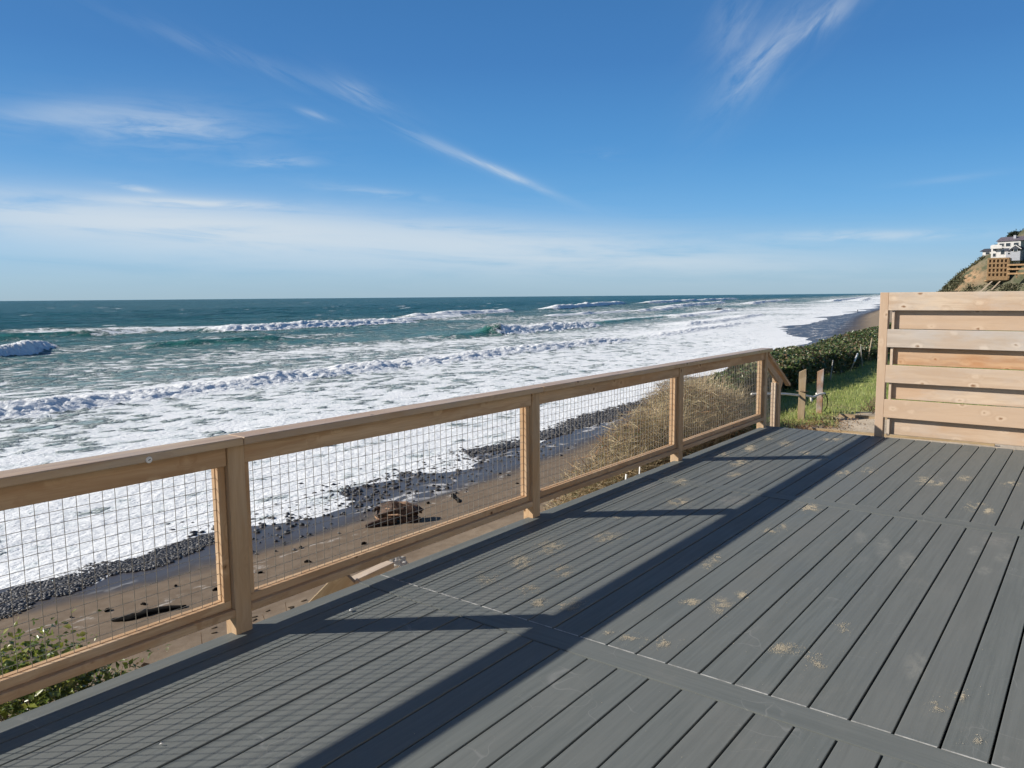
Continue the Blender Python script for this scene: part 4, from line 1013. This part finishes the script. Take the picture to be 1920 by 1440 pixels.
stake(-3.62, 6.42, -.62, -3.60, 6.45, -.10, .011, M['white_plastic'], 'white peg on the bank under the third railing panel')
stake(-3.62, 6.72, -.62, -3.61, 6.74, -.08, .008, M['white_plastic'], 'thinner white peg under the third railing panel beside the post')
def path_steps():
    for i, (y, z, lab) in enumerate(((11.45, -.335, 'timber step edge across the path nearest the deck'), (13.0, -.33, 'timber step edge across the path farther from the deck'))):
        o = lumber('path_step', (2.3, .06, .10), (-2.2, y, z - .025), M['oldwood'], None, 'X'); o.rotation_euler.z = R(3)
        tag(o, lab, 'step')
    n = 3600; x = RNG.normal(-3.45, .28, n); y = RNG.normal(11.4, .8, n)
    k = (y > 9.95) & (y < 13.3); x, y = x[k], y[k]
    tag(leaves('dead_leaves', np.stack([x, y, terrain_z(x, y) + .01 + .025 * RNG.random(len(x))], -1), .026, M['deadleaf'], None, .7, .6, 88), 'brown leaf litter around the foot of the rope posts', 'leaves', None, 'stuff')
    o = twigs('brush_pile', [(-2.75, 13.2, -.36), (-2.95, 13.3, -.36), (-2.6, 13.25, -.36)], 26, .30, .3, M['twig'], None, 15, .006)
    o.scale.z = .8; tag(o, 'small dark pile of cut twigs beside the path', 'twigs')
path_steps()

# ------------------------------------------------------------------ unseen wall, added right of the camera to bounce sunlight onto the railing
def add_bounce_wall():
    def P(name, size, c, mat):
        o = box_part(name, size, c, mat, None); return tag(o, None, None, None, 'structure')
    P('bounce_wall', (.3, 17, 5.6), (4.42, -2.2, 2.5), plain('cream_bounce_wall', (.50, .44, .36), .7, .3, .06, 2))
def box_part(name, size, c, mat, parent, rot=None):
    bm = bmesh.new(); add_box(bm, size, c, rot); return bm_obj(name, bm, mat, parent)
add_bounce_wall()

# ------------------------------------------------------------------ headland
def headland_h(x, y):
    x = np.asarray(x, float); y = np.asarray(y, float)
    front = sstep(262, 299, y)
    foot = -60 + (1 - front) * 10
    s = x - foot
    ridge = np.interp(s, [-2, 0, 14.7, 25.4, 30.5, 37, 50, 90, 160], [-9.3, -9, 2.4, 12.6, 16.2, 21.3, 28, 37, 41])
    z = -9.3 + (ridge + 9.3) * front * sstep(400, 330, y)
    w = sstep(0, 8, z + 9)
    z = z + (fbm(x / 6, y / 10, 4, 7) - .5) * 2.6 * w + (fbm(x / 1.6, y / 2.6, 4, 17) - .5) * .9 * w
    return z
def headland_material():
    N = NT('bluff_scrub')
    pos = N.n('ShaderNodeNewGeometry').outputs['Position']
    er = N.attr('eroded')
    n1 = N.noise(N.vmul(pos, (.22, .12, .3)), 1.0, 6, .62)
    n2 = N.noise(N.vmul(pos, (.9, .6, .9)), 1.0, 5, .65)
    c = N.mix(N.ss(n1, .40, .60), (.085, .092, .058), (.17, .15, .105))
    c = N.mix(N.m('MULTIPLY', N.ss(n2, .45, .65), .7), c, (.075, .085, .045))
    e = N.mix(N.ss(n2, .35, .65), (.30, .16, .075), (.42, .28, .17))
    c = N.mix(N.m('MULTIPLY', er, N.ss(N.m('ADD', n1, N.m('MULTIPLY', n2, .4)), .58, .72)), c, e)
    nr = N.bump(N.m('ADD', n1, N.m('MULTIPLY', n2, .5)), .8, 1.0)
    return N.out(c, .95, .1, nr)
def build_headland():
    ys = np.concatenate([np.linspace(250, 310, 130), np.linspace(312, 420, 40)]); xs = np.concatenate([np.linspace(-66, 0, 190), np.linspace(1, 120, 60)])
    X, Y = np.meshgrid(xs, ys); Z = headland_h(X, Y)
    er = .8 * np.exp(-((X + 36) / 4.5) ** 2 - ((Z - 7) / 3.0) ** 2) + .5 * np.exp(-((X + 41) / 4) ** 2 - ((Z - 3) / 3.0) ** 2)
    o = np_mesh('headland', np.stack([X, Y, Z], -1).reshape(-1, 3), grid_faces(*X.shape), headland_material(), None, True, dict(eroded=np.clip(er, 0, 1)))
    tag(o, 'steep scrubby headland with bare orange earth above the far beach', 'headland', None, 'structure')
    n = 30000; x = RNG.uniform(-58, 4, n); y = RNG.uniform(262, 306, n); z = headland_h(x, y)
    k = (z > -6) & (fbm(x / 4, y / 6, 4, 63) > .45) & ~((x > -33) & (x < -20) & (z > 4)) ; x, y, z = x[k], y[k], z[k]
    e = np.exp(-((x + 36) / 4.5) ** 2 - ((z - 7) / 3.0) ** 2); k = RNG.random(len(x)) > e * 1.1; x, y, z = x[k], y[k], z[k]
    C = np.repeat(np.stack([x, y, z], -1), 5, 0) + RNG.normal(0, 1, (len(x) * 5, 3)) * (.5, .5, .25) + (0, 0, .1)
    tag(leaves('scrub', C, .55, M['scrub'], None, .5, .7, 64), 'dark scrub bushes covering the headland slope', 'scrub', None, 'stuff')
build_headland(); tick('build_headland()')

def hz(x, y): return float(headland_h(np.array([x]), np.array([y]))[0])
def front_y(x, z, y0=215):
    """first y where the slope reaches height z at this x"""
    ys = np.linspace(y0, 300, 400); h = headland_h(np.full(400, x), ys); i = np.argmax(h > z); return float(ys[i]) if h[i] > z else 298.0
def box_part(name, size, c, mat, parent, rot=None):
    bm = bmesh.new(); add_box(bm, size, c, rot); return bm_obj(name, bm, mat, parent)
def gable(name, w, d, h, z, over, mat, parent, axis='X', c=(0, 0)):
    """pitched roof: ridge along axis"""
    bm = bmesh.new(); t = .25
    a, b = (w / 2 + over, d / 2 + over)
    if axis == 'X': pts = [(-a, -b, 0), (a, -b, 0), (a, b, 0), (-a, b, 0), (-a, 0, h), (a, 0, h)]; fs = [(0, 1, 5, 4), (2, 3, 4, 5), (0, 4, 3), (1, 2, 5), (3, 2, 1, 0)]
    else: pts = [(-a, -b, 0), (a, -b, 0), (a, b, 0), (-a, b, 0), (0, -b, h), (0, b, h)]; fs = [(0, 4, 5, 3), (1, 2, 5, 4), (0, 1, 4), (2, 3, 5), (3, 2, 1, 0)]
    vs = [bm.verts.new((p[0] + c[0], p[1] + c[1], p[2] + z)) for p in pts]
    for f in fs: bm.faces.new([vs[i] for i in f])
    bmesh.ops.recalc_face_normals(bm, faces=bm.faces[:])
    return bm_obj(name, bm, mat, parent)
def window(parent, x, y, z, w, h):
    f = box_part('window', (w + .24, .1, h + .24), (x, y, z), M['whitepaint'], parent)
    box_part('pane', (w, .1, h), (x, y - .03, z), M['glass'], f)
def houses():
    # tall white house with stepped roof line
    x, y, zb = -25.3, 289, 13.2
    r = tag(empty('white_house', (x, y, zb), R(-14)), 'tall white house with balconies near the top of the headland', 'house')
    box_part('wall', (6.4, 7, 7.6), (.4, 0, .4), M['whitepaint'], r)
    box_part('tower_wall', (2.0, 4, 6.6), (-3.6, -1.2, 0), M['whitepaint'], r)
    gable('roof', 6.8, 7, 1.5, 4.2, .4, M['roofpurple'], r, 'X', (.6, 0))
    box_part('chimney', (.7, .7, 2.6), (1.3, -1.5, 4.7), M['greysiding'], r)
    rf = box_part('balcony', (3.2, 1.6, .2), (-2.6, -4.2, 2.1), M['whitepaint'], r)
    box_part('balustrade', (3.2, .08, .8), (-2.6, -4.95, 2.6), M['whitepaint'], rf)
    for (wx, wz, w, h) in ((-3.6, 1.9, .9, 1.0), (-3.6, 0.1, .8, 1.0), (-1.6, 3.1, 1.2, .9), (.2, 3.1, 1.2, 1.0), (2.4, 3.0, 1.3, 1.2), (-1.2, .8, 1.0, 1.2)):
        window(r, wx, -3.52 if wx > -2.4 else -3.22, wz, w, h)
    # gabled grey house lower right
    x, y, zb = -23.4, 284, 12.6
    r = tag(empty('gabled_house', (x, y, zb), R(-10)), 'grey house with a white trimmed gable below the tall white house', 'house')
    box_part('wall', (3.6, 6, 4.6), (.2, 0, .1), M['greysiding'], r)
    box_part('annex_wall', (2.4, 5, 4), (-2.4, .6, .2), M['greysiding'], r)
    gable('roof', 3.6, 6, 2.0, 3.4, .45, M['roofdark'], r, 'Y', (.2, 0))
    gable('annex_roof', 2.6, 5, 1.5, 2.7, .3, M['roofdark'], r, 'X', (-2.4, .6))
    bm = bmesh.new()
    for s in (-1, 1):
        d = Vector((s * 2.25, 0, -2.0)); ang = math.atan2(2.0, 2.25) * s
        add_box(bm, (3.0, .2, .32), (.2 + s * 1.12, -3.5, 4.36), Matrix.Rotation(ang, 3, 'Y'))
    bm_obj('gable_trim', bm, M['whitepaint'], r)
    window(r, .2, -3.02, 2.6, 1.3, 1.0); window(r, -2.4, -1.95, 1.4, .9, .8); r.scale = (.72, .72, .62)
    # small house on the shoulder of the ridge
    x, y, zb = -31.2, 300, 13.9
    r = tag(empty('small_house', (x, y, zb), R(-20)), 'small white house with dark roof on the ridge line at left', 'house')
    box_part('wall', (4.4, 5, 3.0), (0, 0, -.35), M['whitepaint'], r)
    gable('roof', 5.0, 5, 1.0, 1.15, .5, M['roofdark'], r, 'X'); window(r, -.6, -2.52, .5, 1.2, .7)
    # timber crib wall jutting from the slope
    w, h = 5.6, 6.8; x, y, zb = -27.9, 281, 5.4
    r = tag(empty('timber_platform', (x, y, zb), R(14)), 'brown timber lattice wall platform braced out from the headland', 'platform')
    WD = plain('brown_timber', (.36, .225, .12), .85, .15, .25, 3)
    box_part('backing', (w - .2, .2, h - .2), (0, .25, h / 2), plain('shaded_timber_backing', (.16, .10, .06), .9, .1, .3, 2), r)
    bm = bmesh.new()
    for i in range(6): add_box(bm, (.42, .34, h), (-w / 2 + .21 + i * (w - .42) / 5, 0, h / 2))
    for k in range(5): add_box(bm, (w, .30, .50 if k else 1.2), (0, -.045, (.6 if k == 0 else .9 + k * (h - 1.15) / 4)))
    bm_obj('lattice', bm, WD, r)
    box_part('side_wall', (.3, 5, h), (w / 2 + .16, 2.4, h / 2), WD, r)
    box_part('floor', (w, 5, .3), (0, 2.7, -.16), WD, r)
    for k, (xa, xb) in enumerate(((-1.2, -4.6), (.9, -2.0))):
        p = Vector((xa, .2, -.3)); q = Vector((xb, .4, -3.9)); d = q - p
        lumber('brace', (d.length, .35, .35), (p + q) / 2, M['pine'], r, 'X', d.to_track_quat('X', 'Z').to_matrix())
    # walkway of horizontal timbers to the right of it
    x, y, zb = -21.6, 277, 6.6
    r = tag(empty('timber_walkway', (x, y, zb), R(-4)), 'stepped brown timber walkway right of the lattice platform', 'walkway')
    for k, z in enumerate((0, 1.35, 2.6)):
        box_part('beam', (7.0, .4, .5), (0, -k * .1, z + .6), WD, r)
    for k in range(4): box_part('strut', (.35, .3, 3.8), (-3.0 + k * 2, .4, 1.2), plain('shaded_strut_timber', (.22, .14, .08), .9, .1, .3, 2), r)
houses(); tick('houses()')
def tree(x, y, zb, h, rr, seed, label):
    root = tag(empty('tree', (x, y, zb)), label, 'tree', 'dark trees on the headland top')
    bm = bmesh.new(); tube(bm, [(0, 0, -.6), (.2, 0, h * .4), (0, .1, h * .8)], [.3, .22, .08], 7)
    for a in (.5, 2.3, 4.2): tube(bm, [(.1, 0, h * .4), (math.cos(a) * rr * .6, math.sin(a) * rr * .6, h * .65)], [.12, .05], 5)
    bm_obj('trunk', bm, M['twig'], root, True)
    rg = np.random.default_rng(seed); cl = rg.normal(0, 1, (22, 3)); cl /= np.linalg.norm(cl, axis=1, keepdims=True); cl *= rg.random((22, 1)) ** .4 * (rr, rr, h * .36); cl += (0, 0, h * .62)
    k = rg.integers(0, 22, 2600); C = cl[k] + rg.normal(0, 1, (2600, 3)) * rr * .17
    leaves('crown', C, .45, M['pine_leaf'], root, .3, .6, seed)
tree(-25.4, 299, 17.2, 4.2, 2.0, 3, 'dark round tree on the headland left of the white house roof')
tree(-22.2, 301, 18.2, 4.6, 2.2, 4, 'dark tree on the headland top behind the white house')
tree(-19.0, 302, 19.5, 4.6, 2.4, 5, 'dark tree farthest along the headland top at the right')
tree(-29.4, 297, 14.6, 2.4, 1.4, 6, 'low dark bush beside the balcony of the white house')

# ------------------------------------------------------------------ sky, sun, camera
SUN_EL, SUN_AZ = 29.0, None
sx, sy = -.764, -.645           # direction towards the sun, seen from above
def build_world():
    N = NT('World', True); SC.world = N.o
    rot = math.atan2(sx, sy)
    sky = N.n('ShaderNodeTexSky', sky_type='NISHITA', sun_disc=False, sun_elevation=R(SUN_EL), sun_rotation=rot, altitude=0.0, air_density=1.0, dust_density=.35, ozone_density=3.2)
    d = N.n('ShaderNodeTexCoord').outputs['Generated']
    s = N.n('ShaderNodeSeparateXYZ', {0: d})
    az = N.m('MULTIPLY', N.m('ARCTAN2', s.outputs[0], s.outputs[1]), 57.2958)
    el = N.m('MULTIPLY', N.m('ARCSINE', s.outputs[2]), 57.2958)
    e01 = N.m('DIVIDE', el, 60.0, clamp=True)
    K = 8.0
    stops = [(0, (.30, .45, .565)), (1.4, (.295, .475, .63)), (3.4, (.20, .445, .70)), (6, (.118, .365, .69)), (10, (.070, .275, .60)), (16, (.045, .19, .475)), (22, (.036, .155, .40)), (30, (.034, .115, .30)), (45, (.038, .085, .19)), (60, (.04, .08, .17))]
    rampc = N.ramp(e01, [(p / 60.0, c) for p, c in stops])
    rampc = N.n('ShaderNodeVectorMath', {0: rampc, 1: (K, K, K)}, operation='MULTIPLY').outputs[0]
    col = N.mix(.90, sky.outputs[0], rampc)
    # a few shared fibre textures, one per direction of the wisps
    def fibre(ang, fx, fy, seed, det=5):
        c, sn = math.cos(R(ang)), math.sin(R(ang))
        p = N.m('ADD', N.m('MULTIPLY', az, c * fx), N.m('MULTIPLY', el, sn * fx))
        q = N.m('SUBTRACT', N.m('MULTIPLY', el, c * fy), N.m('MULTIPLY', az, sn * fy))
        return N.noise(N.n('ShaderNodeCombineXYZ', {0: p, 1: q, 2: float(seed)}).outputs[0], 1.0, det, .6, .5)
    FA, FB, FC, FD = fibre(-2, .07, .65, 1), fibre(1, .24, 1.2, 4), fibre(-25, .15, 1.1, 8), fibre(44, .26, .85, 11)
    tot = None
    def cloud(a, e, ang, L, W, amt, F, lo=.32, hi=.66, wb=1.5):
        nonlocal tot
        c, sn = math.cos(R(ang)), math.sin(R(ang))
        da = N.m('SUBTRACT', az, a); de = N.m('SUBTRACT', el, e)
        p = N.m('ADD', N.m('MULTIPLY', da, c / L), N.m('MULTIPLY', de, sn / L))
        q = N.m('SUBTRACT', N.m('MULTIPLY', de, c / W), N.m('MULTIPLY', da, sn / W))
        q = N.m('MULTIPLY_ADD', F, wb, N.m('SUBTRACT', q, wb / 2))
        r2 = N.m('MULTIPLY_ADD', p, p, N.m('MULTIPLY', q, q))
        mk = N.m('DIVIDE', amt, N.m('MULTIPLY_ADD', N.m('MULTIPLY', r2, r2), 1.6, N.m('ADD', r2, 1.0)))
        mk = N.m('MULTIPLY', mk, N.ss(F, lo, hi))
        tot = mk if tot is None else N.m('MULTIPLY_ADD', N.m('SUBTRACT', 1.0, tot), mk, tot)
    cloud(-60, 5.0, -2.2, 26, 1.9, .88, FA, .12, .52, .7)
    cloud(-52, 3.2, -1.5, 30, 1.6, .35, FA, .1, .6, .5)
    cloud(-36, 3.8, -3.5, 17, 1.5, .62, FA, .26, .62, .9)
    cloud(-60, 6.45, -.5, 6.5, .33, .80, FB, .25, .58, .9)
    cloud(-63.1, 7.25, -7, 1.5, .22, .55, FB)
    cloud(-61.0, 11.3, 2, 5.4, 1.25, .52, FB, .26, .7, 1.0)
    cloud(-67, 11.6, 8, 6, 1.0, .32, FA)
    cloud(-38.2, 8.9, -23, 3.9, .30, .58, FC, .24, .62, .9)
    cloud(-43, 10.8, -25, 3.6, .4, .22, FC)
    cloud(-48.4, 14.1, -24, 2.2, .7, .26, FC)
    cloud(-56, 15.8, -14, 8, .6, .12, FC)
    cloud(-20.4, 15.5, 46, 3.8, 1.15, .44, FD, .24, .70, .9)
    cloud(-22.2, 17.6, 70, 2.6, 1.9, .20, FD, .2, .75, .7)
    cloud(-16.4, 17.6, 32, 2.8, .8, .38, FD, .24, .7, .9)
    cloud(-51.5, 12.6, -14, 1.4, .25, .26, FC)
    cloud(-54, 9.4, 3, 2.6, .45, .36, FB)
    cloud(-47.5, 7.5, -6, 4.0, .35, .32, FB)
    cloud(-31, 10.0, -4, 1.5, .35, .14, FB)
    cloud(-13, 3.85, -1.5, 7.0, .40, .50, FB, .26, .6, .8)
    cloud(-26, 2.4, -2, 14, .9, .30, FA, .26, .62, .9)
    cloud(-8.5, 7.2, 3, 3, .25, .10, FB)
    col = N.mix(N.m('MULTIPLY', tot, .95), col, (5.0, 5.5, 5.9))
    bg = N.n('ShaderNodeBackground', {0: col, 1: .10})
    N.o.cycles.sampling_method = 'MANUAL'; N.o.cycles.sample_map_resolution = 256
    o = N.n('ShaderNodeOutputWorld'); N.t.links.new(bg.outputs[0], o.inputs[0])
build_world(); tick('build_world()')
sl = bpy.data.lights.new('sun', 'SUN'); sl.energy = 5.0; sl.angle = R(.53); sl.color = (1.0, .93, .83)
so = link(bpy.data.objects.new('sun', sl))
tosun = Vector((sx * math.cos(R(SUN_EL)), sy * math.cos(R(SUN_EL)), math.sin(R(SUN_EL))))
so.rotation_euler = tosun.to_track_quat('Z', 'Y').to_euler(); so.location = (-20, -20, 30)

cam = bpy.data.cameras.new('camera'); cam.sensor_width = 36; cam.lens = 36 * 1442 / 1920; cam.clip_start = .05; cam.clip_end = 200000
co = link(bpy.data.objects.new('camera', cam))
pitch, yaw, roll = R(6.488188), R(37.737187), R(.489098)
fw = Vector((-math.sin(yaw) * math.cos(pitch), math.cos(yaw) * math.cos(pitch), -math.sin(pitch)))
r0 = Vector((math.cos(yaw), math.sin(yaw), 0)); u0 = r0.cross(fw)
rt = r0 * math.cos(roll) - u0 * math.sin(roll); up = u0 * math.cos(roll) + r0 * math.sin(roll)
Mx = Matrix((rt, up, -fw)).transposed().to_4x4(); Mx.translation = (0, 0, 1.62)
co.matrix_world = Mx
SC.camera = co
vs = SC.view_settings
vs.view_transform = 'Standard'; vs.look = 'None'; vs.exposure = 0.45; vs.gamma = 1.0; vs.use_curve_mapping = False
SC.cycles.use_denoising = True
SC.cycles.max_bounces = 4; SC.cycles.use_adaptive_sampling = True; SC.cycles.adaptive_threshold = .02
SC.cycles.sample_clamp_indirect = 6
